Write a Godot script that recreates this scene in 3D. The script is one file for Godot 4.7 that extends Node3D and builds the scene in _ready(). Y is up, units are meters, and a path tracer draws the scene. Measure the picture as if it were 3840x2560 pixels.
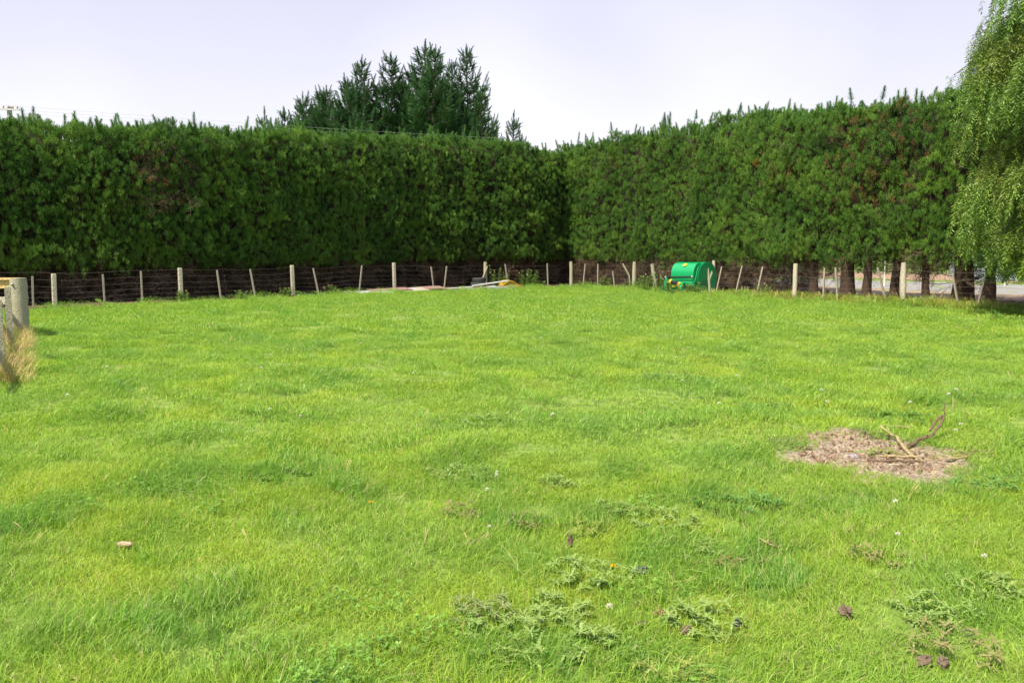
extends Node3D
# A paddock of pasture grass closed off by clipped pine hedges and a post and wire fence.

const EXPOSURE := 2.45
const FENCE_A := [Vector2(-20, -17), Vector2(-14.2, -23.2), Vector2(-12.9, -24), Vector2(-10.5, -26.3), Vector2(-8.1, -30.2), Vector2(-5.1, -34.8), Vector2(-1.2, -38), Vector2(2.85, -39.7)]
const FENCE_B := [Vector2(2.85, -39.7), Vector2(5.75, -37), Vector2(8.3, -32.3), Vector2(9.5, -28), Vector2(11.75, -24.6), Vector2(13.1, -22.6), Vector2(16, -18.5), Vector2(20, -12)]
# hedge front face: x, z, top, bottom
const HEDGE_A := [[-27, -11.5, 5.2, 0.95], [-20.6, -17.6, 5.2, 0.95], [-14.8, -24.2, 5.25, 1.0], [-12.9, -25.6, 5.35, 1.0], [-10.9, -27.5, 5.6, 1.1], [-9.5, -29.8, 5.8, 1.08], [-8.3, -31.7, 6.05, 1.07], [-6.7, -34.2, 6.35, 1.12], [-4.4, -37.1, 6.65, 1.2], [-1.5, -39.4, 6.8, 1.24], [0.1, -40.2, 6.8, 1.26], [1.5, -41.3, 6.75, 1.28], [3.0, -42.9, 6.75, 1.28], [7.0, -45.0, 6.75, 1.28]]
const HEDGE_B := [[1.9, -45.0, 6.75, 1.25], [3.1, -42.4, 6.75, 1.25], [4.5, -40.2, 7.0, 1.22], [6.4, -38, 7.0, 1.22], [7.8, -35.3, 6.9, 1.15], [8.9, -32.9, 6.6, 1.17], [9.7, -30.1, 6.4, 1.18], [10.6, -28.3, 6.15, 1.2], [11.5, -26.9, 6.1, 1.2], [12.3, -25.7, 6.15, 1.26], [13.1, -24.5, 6.15, 1.24], [14.3, -23, 6.15, 1.24], [17.3, -19, 6.1, 1.2], [22, -11.5, 6.0, 1.2]]

var rng := RandomNumberGenerator.new()
var noise_big := FastNoiseLite.new()
var noise_mid := FastNoiseLite.new()
var noise_fine := FastNoiseLite.new()
var M := {}
var taken := {}


class Shape:
	var v := PackedVector3Array()
	var n := PackedVector3Array()
	var c := PackedColorArray()
	var i := PackedInt32Array()
	var flat := true

	func vert(p: Vector3, col: Color, nn := Vector3.UP) -> int:
		v.push_back(p)
		c.push_back(col)
		n.push_back(nn)
		return v.size() - 1

	func tri(a: int, b: int, d: int) -> void:
		i.push_back(a)
		i.push_back(b)
		i.push_back(d)

	func face(pts: Array, out: Vector3, col: Color) -> void:
		# a flat convex polygon turned so that it faces out
		var nn: Vector3 = (pts[2] - pts[0]).cross(pts[1] - pts[0])
		var p := pts
		if nn.dot(out) < 0.0:
			p = pts.duplicate()
			p.reverse()
			nn = -nn
		nn = nn.normalized()
		var first := v.size()
		for q in p:
			vert(q, col, nn)
		for k in range(1, p.size() - 1):
			tri(first, first + k, first + k + 1)

	func box(center: Vector3, size: Vector3, col := Color.WHITE, basis := Basis()) -> void:
		var h := size * 0.5
		for ax in 3:
			for s in [-1.0, 1.0]:
				var o := Vector3.ZERO
				o[ax] = s
				var a := Vector3.ZERO
				var b := Vector3.ZERO
				a[(ax + 1) % 3] = 1.0
				b[(ax + 2) % 3] = 1.0
				var pts := []
				for q in [[-1, -1], [1, -1], [1, 1], [-1, 1]]:
					pts.append(center + basis * ((o + a * q[0] + b * q[1]) * h))
				face(pts, basis * o, col)

	# prism of a polygon given in the plane (right, up), from p0 along axis for a length, with a chamfer at both ends
	func prism(poly: Array, p0: Vector3, right: Vector3, up: Vector3, axis: Vector3, length: float, col := Color.WHITE, chamfer := 0.0) -> void:
		var mid := Vector2.ZERO
		for q in poly:
			mid += q
		mid /= poly.size()
		var rings := []
		var cuts := [[0.0, 1.0 - chamfer], [chamfer * 0.2, 1.0], [length - chamfer * 0.2, 1.0], [length, 1.0 - chamfer]] if chamfer > 0.0 else [[0.0, 1.0], [length, 1.0]]
		for cut in cuts:
			var ring := []
			for q in poly:
				var w: Vector2 = mid + (q - mid) * cut[1]
				ring.append(p0 + right * w.x + up * w.y + axis * cut[0])
			rings.append(ring)
		for r in range(rings.size() - 1):
			for k in poly.size():
				var k2 := (k + 1) % poly.size()
				var e: Vector2 = (poly[k] + poly[k2]) * 0.5 - mid
				face([rings[r][k], rings[r][k2], rings[r + 1][k2], rings[r + 1][k]], right * e.x + up * e.y, col)
		face(rings[0], -axis, col)
		face(rings[-1], axis, col)

	# a tapered tube along points; smooth
	func tube(pts: Array, radii: Array, sides: int, col := Color.WHITE, caps := true) -> void:
		flat = false
		var side := Vector3.ZERO
		var first := v.size()
		for k in pts.size():
			var d: Vector3 = (pts[mini(k + 1, pts.size() - 1)] - pts[maxi(k - 1, 0)]).normalized()
			if side == Vector3.ZERO:
				side = d.cross(Vector3.RIGHT if absf(d.x) < 0.8 else Vector3.BACK).normalized()
			side = (side - d * side.dot(d)).normalized()
			var other := d.cross(side)
			for j in sides:
				var a := TAU * j / sides
				var o := side * cos(a) + other * sin(a)
				vert(pts[k] + o * radii[k], col, o)
		for k in range(pts.size() - 1):
			for j in sides:
				var a := first + k * sides + j
				var b := first + k * sides + (j + 1) % sides
				tri(a, a + sides, b)
				tri(b, a + sides, b + sides)
		if caps:
			for e in [0, pts.size() - 1]:
				var d: Vector3 = pts[0] - pts[1] if e == 0 else pts[-1] - pts[-2]
				var ring := []
				for j in sides:
					ring.append(v[first + e * sides + j])
				face(ring, d, col)

	func lathe(profile: Array, at: Vector3, sides: int, col := Color.WHITE, basis := Basis()) -> void:
		# profile: Vector2(radius, height) from bottom to top on the outside
		flat = false
		var first := v.size()
		for k in profile.size():
			var t: Vector2 = (profile[mini(k + 1, profile.size() - 1)] - profile[maxi(k - 1, 0)]).normalized()
			for j in sides:
				var a := TAU * j / sides
				var o := Vector3(cos(a), 0, sin(a))
				vert(at + basis * (o * profile[k].x + Vector3.UP * profile[k].y), col, basis * (o * t.y - Vector3.UP * t.x).normalized())
		for k in range(profile.size() - 1):
			for j in sides:
				var a := first + k * sides + j
				var b := first + k * sides + (j + 1) % sides
				tri(a, b, a + sides)
				tri(b, b + sides, a + sides)

	func mesh() -> ArrayMesh:
		var arr := []
		arr.resize(Mesh.ARRAY_MAX)
		arr[Mesh.ARRAY_VERTEX] = v
		arr[Mesh.ARRAY_COLOR] = c
		arr[Mesh.ARRAY_INDEX] = i
		if not flat:
			arr[Mesh.ARRAY_NORMAL] = n
		var m := ArrayMesh.new()
		m.add_surface_from_arrays(Mesh.PRIMITIVE_TRIANGLES, arr)
		return m


# ---------- naming and tagging

func numbered(called: String) -> String:
	var k: int = taken.get(called, 0)
	taken[called] = k + 1
	return called if k == 0 else "%s_%03d" % [called, k]


func tag(o: Node3D, label: String, category: String, group := "") -> Node3D:
	o.set_meta("label", label)
	o.set_meta("category", category)
	if group:
		o.set_meta("group", group)
	return o


func thing(called: String, label: String, category: String, at := Vector3.ZERO, turn := 0.0, group := "") -> Node3D:
	var o := Node3D.new()
	o.name = numbered(called)
	add_child(o)
	o.position = at
	o.rotation.y = turn
	return tag(o, label, category, group)


func part(called: String, s, mat: Material, parent: Node = self, kind := "") -> MeshInstance3D:
	var o := MeshInstance3D.new()
	o.name = numbered(called) if parent == self else called
	o.mesh = s.mesh() if s is Shape else s
	o.material_override = mat
	if kind:
		o.set_meta("kind", kind)
	parent.add_child(o, true)
	return o


# many copies of one mesh as one object
func scatter(called: String, mesh: Mesh, mat: Material, where: Array, tints: Array, parent: Node) -> void:
	if where.is_empty():
		return
	var mm := MultiMesh.new()
	mm.transform_format = MultiMesh.TRANSFORM_3D
	mm.use_colors = true
	mm.mesh = mesh
	mm.instance_count = where.size()
	var buf := PackedFloat32Array()
	buf.resize(where.size() * 16)
	var at := 0
	for k in where.size():
		var t: Transform3D = where[k]
		var b := t.basis
		var o := t.origin
		var q: Color = tints[k]
		for f in [b.x.x, b.y.x, b.z.x, o.x, b.x.y, b.y.y, b.z.y, o.y, b.x.z, b.y.z, b.z.z, o.z, q.r, q.g, q.b, 1.0]:
			buf[at] = f
			at += 1
	mm.buffer = buf
	var node := MultiMeshInstance3D.new()
	node.name = called
	node.multimesh = mm
	node.material_override = mat
	node.set_meta("kind", "stuff")
	parent.add_child(node, true)


# ---------- small maths

func r(a: float, b: float) -> float:
	return rng.randf_range(a, b)


func lin(red: float, green: float, blue: float) -> Color:
	return Color(red, green, blue).linear_to_srgb()


func on_line(line: Array, p: Vector2) -> Array:
	# [distance, signed side: positive towards the paddock, share along]
	var best := 1e9
	var side := 0.0
	for k in range(line.size() - 1):
		var a: Vector2 = line[k]
		var b: Vector2 = line[k + 1]
		var ab := b - a
		var t := clampf((p - a).dot(ab) / ab.length_squared(), 0.0, 1.0)
		var d := p.distance_to(a + ab * t)
		if d < best:
			best = d
			side = ab.x * (p.y - a.y) - ab.y * (p.x - a.x)
	return [best, side]


func inside(p: Vector2) -> float:
	# metres inside the fence (negative beyond it)
	var a := on_line(FENCE_A, p)
	var b := on_line(FENCE_B, p)
	var da: float = a[0] if a[1] > 0.0 else -a[0]
	var db: float = b[0] if b[1] > 0.0 else -b[0]
	return minf(da, db)


func ground_at(x: float, z: float) -> float:
	var far := clampf((Vector2(x, z + 18.0).length() - 34.0) / 14.0, 0.0, 1.0)
	var h := noise_big.get_noise_2d(x, z) * 0.07 + noise_mid.get_noise_2d(x, z) * 0.045 * clampf((-z) / 8.0, 0.25, 1.0)
	return h * (1.0 - far)


func bare(x: float, z: float) -> float:
	# below 1 inside the scrape of bare soil
	var p := Vector2((x - 2.7) / 0.5, (z + 5.92) / 0.6)
	return p.length() + noise_fine.get_noise_2d(x * 1.4 + 3.0, z * 1.4) * 0.6


func ground(x: float, z: float) -> Vector3:
	return Vector3(x, ground_at(x, z), z)


func plain(red: float, green: float, blue: float, rough := 0.7, metal := 0.0, vertex := false) -> StandardMaterial3D:
	var m := StandardMaterial3D.new()
	m.albedo_color = Color.WHITE if vertex else lin(red, green, blue)
	m.vertex_color_use_as_albedo = vertex
	m.roughness = rough
	m.metallic = metal
	m.cull_mode = BaseMaterial3D.CULL_DISABLED
	return m


func mottled(stops: Array, scale: float, freq: float, rough: float, bump := 0.0, vertex := false) -> StandardMaterial3D:
	# a colour that wanders between stops (linear values), the same way round from every side
	var m := StandardMaterial3D.new()
	var f := FastNoiseLite.new()
	f.seed = stops.size() * 7 + int(freq * 1000.0)
	f.frequency = freq
	f.fractal_octaves = 5
	var g := Gradient.new()
	g.offsets = PackedFloat32Array()
	g.colors = PackedColorArray()
	for k in stops.size():
		g.add_point(0.25 + 0.5 * k / maxf(1.0, stops.size() - 1.0), lin(stops[k][0], stops[k][1], stops[k][2]))
	var t := NoiseTexture2D.new()
	t.width = 512
	t.height = 512
	t.seamless = true
	t.noise = f
	t.color_ramp = g
	m.albedo_texture = t
	m.uv1_triplanar = true
	m.uv1_world_triplanar = true
	m.uv1_scale = Vector3.ONE * scale
	m.roughness = rough
	m.vertex_color_use_as_albedo = vertex
	if bump > 0.0:
		var b := NoiseTexture2D.new()
		b.width = 512
		b.height = 512
		b.seamless = true
		b.noise = f
		m.heightmap_enabled = true
		m.heightmap_texture = b
		m.heightmap_scale = bump
	m.cull_mode = BaseMaterial3D.CULL_DISABLED
	return m


func leafy(back: Color, rough := 0.5) -> StandardMaterial3D:
	var m := StandardMaterial3D.new()
	m.vertex_color_use_as_albedo = true
	m.roughness = rough
	m.metallic_specular = 0.4
	m.backlight_enabled = true
	m.backlight = back
	m.cull_mode = BaseMaterial3D.CULL_DISABLED
	return m


func _ready() -> void:
	rng.seed = 20240611
	noise_big.seed = 3
	noise_big.frequency = 0.16
	noise_big.fractal_octaves = 2
	noise_mid.seed = 11
	noise_mid.frequency = 0.75
	noise_mid.fractal_octaves = 1
	noise_fine.seed = 5
	noise_fine.frequency = 1.6
	noise_fine.fractal_octaves = 3
	camera_and_sky()
	materials()
	terrain()
	yard_beyond()
	hedges()
	pines()
	wires_and_pole()
	fences()
	timber_corner()
	mower()
	scrap()
	willow()
	weeds()
	debris()
	grass()


func camera_and_sky() -> void:
	var cam := Camera3D.new()
	cam.name = "camera"
	cam.fov = 45.0
	cam.near = 0.05
	cam.far = 2000.0
	cam.position = Vector3(0, 1.5, 0)
	cam.rotation.x = -atan(198.0 / 1893.0)
	add_child(cam)
	cam.current = true
	var sky := ProceduralSkyMaterial.new()
	sky.sky_top_color = lin(0.54 / EXPOSURE, 0.55 / EXPOSURE, 0.84 / EXPOSURE)
	sky.sky_horizon_color = lin(1.2 / EXPOSURE, 1.2 / EXPOSURE, 1.2 / EXPOSURE)
	sky.sky_curve = 0.2
	sky.ground_bottom_color = lin(0.12, 0.16, 0.06)
	sky.ground_horizon_color = lin(0.3, 0.33, 0.25)
	var cover := NoiseTexture2D.new()
	var f := FastNoiseLite.new()
	f.seed = 9
	f.frequency = 0.006
	f.fractal_octaves = 4
	cover.noise = f
	cover.width = 1024
	cover.height = 512
	cover.seamless = true
	var g := Gradient.new()
	g.offsets = PackedFloat32Array([0.35, 0.75])
	g.colors = PackedColorArray([Color(1, 1, 1, 0.0), Color(1, 1, 1, 0.07)])
	cover.color_ramp = g
	sky.sky_cover = cover
	sky.sun_angle_max = 1.0
	var env := Environment.new()
	env.background_mode = Environment.BG_SKY
	env.sky = Sky.new()
	env.sky.sky_material = sky
	env.tonemap_mode = Environment.TONE_MAPPER_LINEAR
	env.tonemap_exposure = EXPOSURE
	env.sdfgi_enabled = true
	env.ssao_enabled = true
	env.ssil_enabled = true
	var we := WorldEnvironment.new()
	we.name = "world_environment"
	we.environment = env
	add_child(we)
	var sun := DirectionalLight3D.new()
	sun.name = "sun"
	sun.light_energy = 1.2
	sun.light_color = Color(1.0, 0.955, 0.86)
	sun.light_angular_distance = 4.0
	sun.shadow_enabled = true
	add_child(sun)
	sun.look_at_from_position(Vector3(-0.45, 0.95, 0.5) * 50.0, Vector3.ZERO)


func materials() -> void:
	M.grass = leafy(Color(0.75, 0.9, 0.4), 0.42)
	M.needles = leafy(Color(0.35, 0.5, 0.2), 0.5)
	M.leaves = leafy(Color(0.5, 0.7, 0.3), 0.45)
	M.soil = mottled([[0.09, 0.15, 0.02], [0.14, 0.22, 0.03], [0.19, 0.26, 0.05]], 0.6, 0.02, 0.95, 1.5)
	M.bare = mottled([[0.14, 0.112, 0.08], [0.26, 0.206, 0.148], [0.38, 0.31, 0.23]], 2.2, 0.03, 0.95, 1.2)
	M.litter = mottled([[0.035, 0.02, 0.012], [0.09, 0.05, 0.03], [0.17, 0.1, 0.06]], 1.3, 0.03, 0.95, 2.0)
	M.gravel = mottled([[0.14, 0.14, 0.135], [0.22, 0.22, 0.215], [0.32, 0.32, 0.31]], 0.8, 0.06, 0.95, 1.0)
	M.sand = mottled([[0.2, 0.13, 0.08], [0.29, 0.2, 0.12], [0.36, 0.27, 0.18]], 0.4, 0.04, 0.95, 1.0)
	M.bark = mottled([[0.025, 0.014, 0.009], [0.07, 0.042, 0.028], [0.13, 0.085, 0.06]], 1.6, 0.03, 0.95, 4.0)
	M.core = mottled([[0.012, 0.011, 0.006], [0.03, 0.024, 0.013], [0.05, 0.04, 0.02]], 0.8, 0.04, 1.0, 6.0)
	M.concrete = mottled([[0.24, 0.22, 0.17], [0.44, 0.4, 0.32], [0.6, 0.56, 0.47]], 1.6, 0.03, 0.9, 0.4)
	M.batten = mottled([[0.14, 0.12, 0.1], [0.31, 0.275, 0.23], [0.46, 0.42, 0.36]], 1.8, 0.03, 0.9, 0.4)
	M.grey_wood = mottled([[0.19, 0.18, 0.12], [0.32, 0.31, 0.22], [0.45, 0.44, 0.34]], 2.5, 0.03, 0.9, 0.8)
	M.brown_wood = mottled([[0.12, 0.075, 0.045], [0.22, 0.15, 0.1], [0.34, 0.26, 0.19]], 2.5, 0.03, 0.9, 0.8)
	M.new_wood = mottled([[0.42, 0.29, 0.1], [0.56, 0.41, 0.17], [0.66, 0.5, 0.25]], 2.0, 0.02, 0.8, 0.4)
	M.wire = plain(0.2, 0.19, 0.18, 0.55, 0.5)
	M.black = plain(0.012, 0.012, 0.013, 0.45)
	M.rubber = mottled([[0.018, 0.02, 0.024], [0.03, 0.033, 0.038], [0.05, 0.053, 0.058]], 3.0, 0.03, 0.8, 0.3)
	M.steel = plain(0.3, 0.3, 0.31, 0.4, 0.7)
	M.green = plain(0.005, 0.29, 0.1, 0.34)
	M.green.clearcoat_enabled = true
	M.green.clearcoat = 0.6
	M.green.clearcoat_roughness = 0.25
	M.yellow = plain(0.55, 0.36, 0.01, 0.45)
	M.twig = leafy(Color(0.05, 0.05, 0.05), 0.9)
	M.twig.backlight_enabled = false


# ---------- the land

func sheet(xs: Array, zs: Array, lift: float, cut) -> Shape:
	var s := Shape.new()
	s.flat = false
	for z in zs:
		for x in xs:
			var e := 0.15
			var nn := Vector3(ground_at(x - e, z) - ground_at(x + e, z), 2.0 * e, ground_at(x, z - e) - ground_at(x, z + e)).normalized()
			s.vert(ground(x, z) + Vector3.UP * lift, Color.WHITE, nn)
	var w := xs.size()
	for j in range(zs.size() - 1):
		for k in range(w - 1):
			if cut != null and not cut.call((xs[k] + xs[k + 1]) * 0.5, (zs[j] + zs[j + 1]) * 0.5):
				continue
			var a := j * w + k
			s.tri(a, a + 1, a + w)
			s.tri(a + 1, a + w + 1, a + w)
	return s


func steps(a: float, b: float, d: float) -> Array:
	var out := []
	var x := a
	while x < b - d * 0.5:
		out.append(x)
		x += d
	out.append(b)
	return out


func terrain() -> void:
	var xs := [-600.0, -300.0, -150.0, -80.0, -50.0, -36.0] + steps(-28.0, 28.0, 0.25) + [36.0, 50.0, 80.0, 150.0, 300.0, 600.0]
	var zs := [-800.0, -400.0, -200.0, -120.0, -80.0, -60.0] + steps(-50.0, 12.0, 0.25) + [20.0, 40.0, 100.0, 300.0]
	part("ground", sheet(xs, zs, 0.0, null), M.soil).set_meta("kind", "structure")
	# brown needle litter under the hedges
	var under := func(x, z):
		var d := inside(Vector2(x, z))
		var edge := 0.3 + noise_mid.get_noise_2d(x * 1.7, z * 1.7) * 0.35
		return d < edge and d > -5.0
	part("needle_litter", sheet(steps(-28.0, 24.0, 0.2), steps(-47.0, -10.0, 0.2), 0.012, under), M.litter).set_meta("kind", "structure")
	# the scrape of bare soil in the grass
	var s := Shape.new()
	s.flat = false
	var xs2 := steps(1.6, 3.7, 0.035)
	var zs2 := steps(-7.2, -5.0, 0.035)
	var h := func(x, z):
		var b := bare(x, z)
		return ground_at(x, z) + (0.008 + noise_fine.get_noise_2d(x * 5.0, z * 5.0) * 0.035 + noise_fine.get_noise_2d(x * 12.0, z * 12.0) * 0.022) * clampf((1.4 - b) * 3.0, 0.0, 1.0)
	for z in zs2:
		for x in xs2:
			var e := 0.02
			var nn := Vector3(h.call(x - e, z) - h.call(x + e, z), 2.0 * e, h.call(x, z - e) - h.call(x, z + e)).normalized()
			s.vert(Vector3(x, h.call(x, z) + 0.006, z), Color.WHITE, nn)
	var w := xs2.size()
	for j in range(zs2.size() - 1):
		for k in range(w - 1):
			if bare((xs2[k] + xs2[k + 1]) * 0.5, (zs2[j] + zs2[j + 1]) * 0.5) > 1.4:
				continue
			var a := j * w + k
			s.tri(a, a + 1, a + w)
			s.tri(a + 1, a + w + 1, a + w)
	part("bare_soil", s, M.bare).set_meta("kind", "structure")


func yard_beyond() -> void:
	# gravel yard, sandy arena and mown strip seen between the trunks on the right
	var beyond := func(near, far):
		return func(x, z):
			var d := -inside(Vector2(x, z))
			return d > near and d < far and x > 4.0
	part("sand", sheet(steps(4.0, 64.0, 0.8), steps(-70.0, -6.0, 0.8), 0.02, beyond.call(4.6, 9.9)), M.sand).set_meta("kind", "structure")
	part("gravel_yard", sheet(steps(4.0, 64.0, 0.8), steps(-70.0, -6.0, 0.8), 0.024, beyond.call(9.5, 19.5)), M.gravel).set_meta("kind", "structure")
	part("sand_arena", sheet(steps(4.0, 74.0, 1.0), steps(-84.0, -6.0, 1.0), 0.02, beyond.call(23.0, 44.0)), M.sand).set_meta("kind", "structure")
	# a pale blue corrugated shed
	var shed := thing("shed", "pale blue grey corrugated iron shed beyond the gravel yard, behind the willow", "shed", Vector3(32.0, 0, -49.0), -0.35)
	var wall := Shape.new()
	wall.flat = true
	var blue := Color(0.36, 0.43, 0.5)
	var pts := []
	for k in 81:
		pts.append(Vector3(-5.0 + k * 0.125, 0.0, 3.0 + (0.03 if k % 2 else 0.0)))
	for k in 80:
		wall.face([pts[k], pts[k + 1], pts[k + 1] + Vector3.UP * 3.0, pts[k] + Vector3.UP * 3.0], Vector3.BACK, blue)
	wall.box(Vector3(0, 1.5, 0), Vector3(9.9, 3.0, 5.9), blue)
	part("wall", wall, plain(0, 0, 0, 0.5, 0.2, true), shed)
	var roof := Shape.new()
	roof.prism([Vector2(-5.4, 3.0), Vector2(5.4, 3.0), Vector2(0, 4.3)], Vector3(0, 0, -3.2), Vector3.RIGHT, Vector3.UP, Vector3.BACK, 6.6, Color(0.12, 0.1, 0.16))
	part("roof", roof, plain(0, 0, 0, 0.5, 0.2, true), shed)
	var door := Shape.new()
	door.box(Vector3(2.6, 1.25, 3.08), Vector3(1.8, 2.5, 0.06), Color(0.2, 0.22, 0.26))
	part("door", door, plain(0, 0, 0, 0.5, 0.2, true), shed)
	# slim white posts standing in the yard
	for k in 4:
		var p: Vector3 = [Vector3(17.6, 0, -39.0), Vector3(20.9, 0, -38.2), Vector3(24.2, 0, -40.5), Vector3(13.8, 0, -40.0)][k]
		var s := Shape.new()
		s.tube([p, p + Vector3.UP * 1.25], [0.045, 0.04], 8, Color(0.6, 0.58, 0.52))
		tag(part("yard_post", s, plain(0, 0, 0, 0.7, 0.0, true)), ["slim white post in the yard beyond the hedge, seen left of the thin trunk", "slim white post beyond the hedge, seen beside the thickest trunk", "slim white post in the yard near the shed", "slim white post beyond the hedge, farthest along towards the green mower"][k], "post", "white posts in the yard")
	# bushes far behind the yard
	for k in 9:
		var at := Vector3(10.0 + k * 7.0 + r(-1, 1), 0, -78.0 + k * 3.5 + r(-3, 3))
		var b := thing("far_bush", ["bush behind the yard farthest to the left, almost hidden by the mower", "low bush behind the yard, second from the left under the hedge", "bush behind the yard seen between the slim trunks", "tall bush behind the yard, straight behind the tallest wooden post", "bush behind the yard left of the thickest trunk", "low bush behind the yard right of the thickest trunk", "taller bush behind the yard, just left of the shed", "bush behind the shed's left end", "bush farthest right, beyond the shed"][k], "bush", at, 0.0, "bushes behind the yard")
		var where := []
		var tints := []
		for q in 130:
			var d := Vector3(r(-1, 1), r(0, 1), r(-1, 1))
			if d.length() > 1.0:
				continue
			d = d * Vector3(4.0, 3.6 + (k % 3), 3.0)
			where.append(Transform3D(Basis.from_euler(Vector3(r(-0.8, 0.8), r(0, TAU), r(-0.8, 0.8))).scaled(Vector3.ONE * r(2.2, 3.4)), d))
			var g := r(0.6, 1.2)
			tints.append(Color(g * 1.1, g * 1.1, g))
		scatter("foliage", puff(k % 4), M.needles, where, tints, b)
		var trunk := Shape.new()
		trunk.tube([Vector3.ZERO, Vector3(0.1, 1.5, 0), Vector3(0.0, 3.0, 0.1)], [0.2, 0.15, 0.06], 7)
		part("trunk", trunk, M.bark, b)


# ---------- pine foliage

var puffs := []
var brushes := []
var twigs := []


func needle(s: Shape, at: Vector3, d: Vector3, width: float, col: Color) -> void:
	var side := d.cross(Vector3(r(-1, 1), r(-1, 1), r(-1, 1))).normalized() * width
	var a := s.vert(at - side, col)
	s.vert(at + side, col)
	s.vert(at + d, col)
	s.tri(a, a + 1, a + 2)


func shoot(s: Shape, at: Vector3, axis: Vector3, length: float, count: int, reach: float, width: float, col: Color) -> void:
	var u := axis.cross(Vector3(r(-1, 1), r(-1, 1), r(-1, 1))).normalized()
	var w := axis.cross(u)
	for k in count:
		var t := (k + 0.5) / count
		var a := k * 2.4 + r(-0.3, 0.3)
		var out := u * cos(a) + w * sin(a)
		var spread := lerpf(1.0, 0.35, t)
		var d := (axis * r(0.7, 1.0) + out * spread).normalized() * reach * r(0.75, 1.1)
		var g := r(0.8, 1.2)
		needle(s, at + axis * length * t, d, width, Color(col.r * g, col.g * g, col.b * g))


func puff(k: int) -> ArrayMesh:
	# a rounded tuft of needles at a branch end; +Y points out of the hedge
	while puffs.size() <= k:
		var s := Shape.new()
		var stem := Color(0.06, 0.04, 0.025)
		s.face([Vector3(-0.008, -0.35, 0), Vector3(0.008, -0.35, 0), Vector3(0, 0.05, 0)], Vector3.BACK, stem)
		var n := 5
		for j in n:
			var a := TAU * j / n + r(-0.4, 0.4)
			var base := Vector3(cos(a) * 0.07, r(-0.06, 0.06), sin(a) * 0.07) if j else Vector3(0, 0.05, 0)
			var axis := (base * 5.0 + Vector3.UP * 1.2).normalized()
			var col := Color(0.072, 0.178, 0.026).lerp(Color(0.2, 0.315, 0.052), r(0, 1) * r(0, 1))
			for q in 60:
				var d := (axis * r(0.2, 1.0) + Vector3(r(-1, 1), r(-0.7, 1), r(-1, 1)) * 0.75).normalized()
				var g := r(0.8, 1.2)
				needle(s, base + axis * r(0.0, 0.1), d * r(0.065, 0.115), 0.0027, Color(col.r * g, col.g * g, col.b * g))
		puffs.append(s.mesh())
	return puffs[k]


func brush(k: int) -> ArrayMesh:
	# one upright shoot a metre long, needles all round
	while brushes.size() <= k:
		var s := Shape.new()
		var bend := Vector3(r(-0.1, 0.1), 0, r(-0.1, 0.1))
		s.face([Vector3(-0.012, 0, 0), Vector3(0.012, 0, 0), Vector3(0, 1.0, 0) + bend], Vector3.BACK, Color(0.07, 0.05, 0.03))
		s.face([Vector3(0, 0, -0.012), Vector3(0, 0, 0.012), Vector3(0, 1.0, 0) + bend], Vector3.RIGHT, Color(0.07, 0.05, 0.03))
		var n := 170
		for j in n:
			var t := (j + 0.5) / n
			var a := j * 2.4 + r(-0.3, 0.3)
			var d := (Vector3(cos(a), 0, sin(a)) * lerpf(0.8, 0.3, t) + Vector3.UP * r(0.5, 0.9)).normalized() * 0.26 * lerpf(1.15, 0.6, t)
			var g := r(0.75, 1.2)
			needle(s, (Vector3.UP + bend * t) * t, d, 0.009, Color(0.062 * g, 0.15 * g, 0.05 * g))
		brushes.append(s.mesh())
	return brushes[k]


func twig(k: int) -> ArrayMesh:
	# a bare, much divided dead branch about a metre long, along +Y
	while twigs.size() <= k:
		var s := Shape.new()
		var stack := [[Vector3.ZERO, Vector3.UP, 0.5, 0.012, 0]]
		while stack.size():
			var b = stack.pop_back()
			var at: Vector3 = b[0]
			var d: Vector3 = b[1]
			var steps_ := 3
			for j in steps_:
				var g := r(0.6, 1.3)
				var col := Color(0.11 * g, 0.088 * g, 0.066 * g)
				var to: Vector3 = at + d * b[2] / steps_
				var side: Vector3 = d.cross(Vector3(r(-1, 1), r(-1, 1), r(-1, 1))).normalized() * b[3] * (1.0 - 0.25 * j)
				var q := s.vert(at - side, col)
				s.vert(at + side, col)
				s.vert(to + side * 0.75, col)
				s.vert(to - side * 0.75, col)
				s.tri(q, q + 1, q + 2)
				s.tri(q, q + 2, q + 3)
				at = to
				d = (d + Vector3(r(-1, 1), r(-1, 1), r(-1, 1)) * 0.25).normalized()
				if b[4] < 3:
					for m in (2 if b[4] < 2 else 1):
						var nd := (d + Vector3(r(-1, 1), r(-1, 1), r(-1, 1)) * 0.9).normalized()
						stack.append([at, nd, b[2] * r(0.5, 0.75), b[3] * 0.6, b[4] + 1])
		twigs.append(s.mesh())
	return twigs[k]


func along(axis: Vector3, spin: float) -> Basis:
	# a basis whose Y is the axis
	var y := axis.normalized()
	var x := y.cross(Vector3.BACK if absf(y.z) < 0.9 else Vector3.RIGHT).normalized()
	return Basis(x, y, x.cross(y)) * Basis(Vector3.UP, spin)


func hedges() -> void:
	var left := thing("pine_hedge", "tall clipped pine hedge running from the timber gatepost to the far corner", "hedge")
	hedge(left, HEDGE_A, true)
	var right := thing("pine_hedge", "tall ragged pine hedge with bare trunks, running from the far corner behind the green mower", "hedge")
	hedge(right, HEDGE_B, false)


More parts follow.
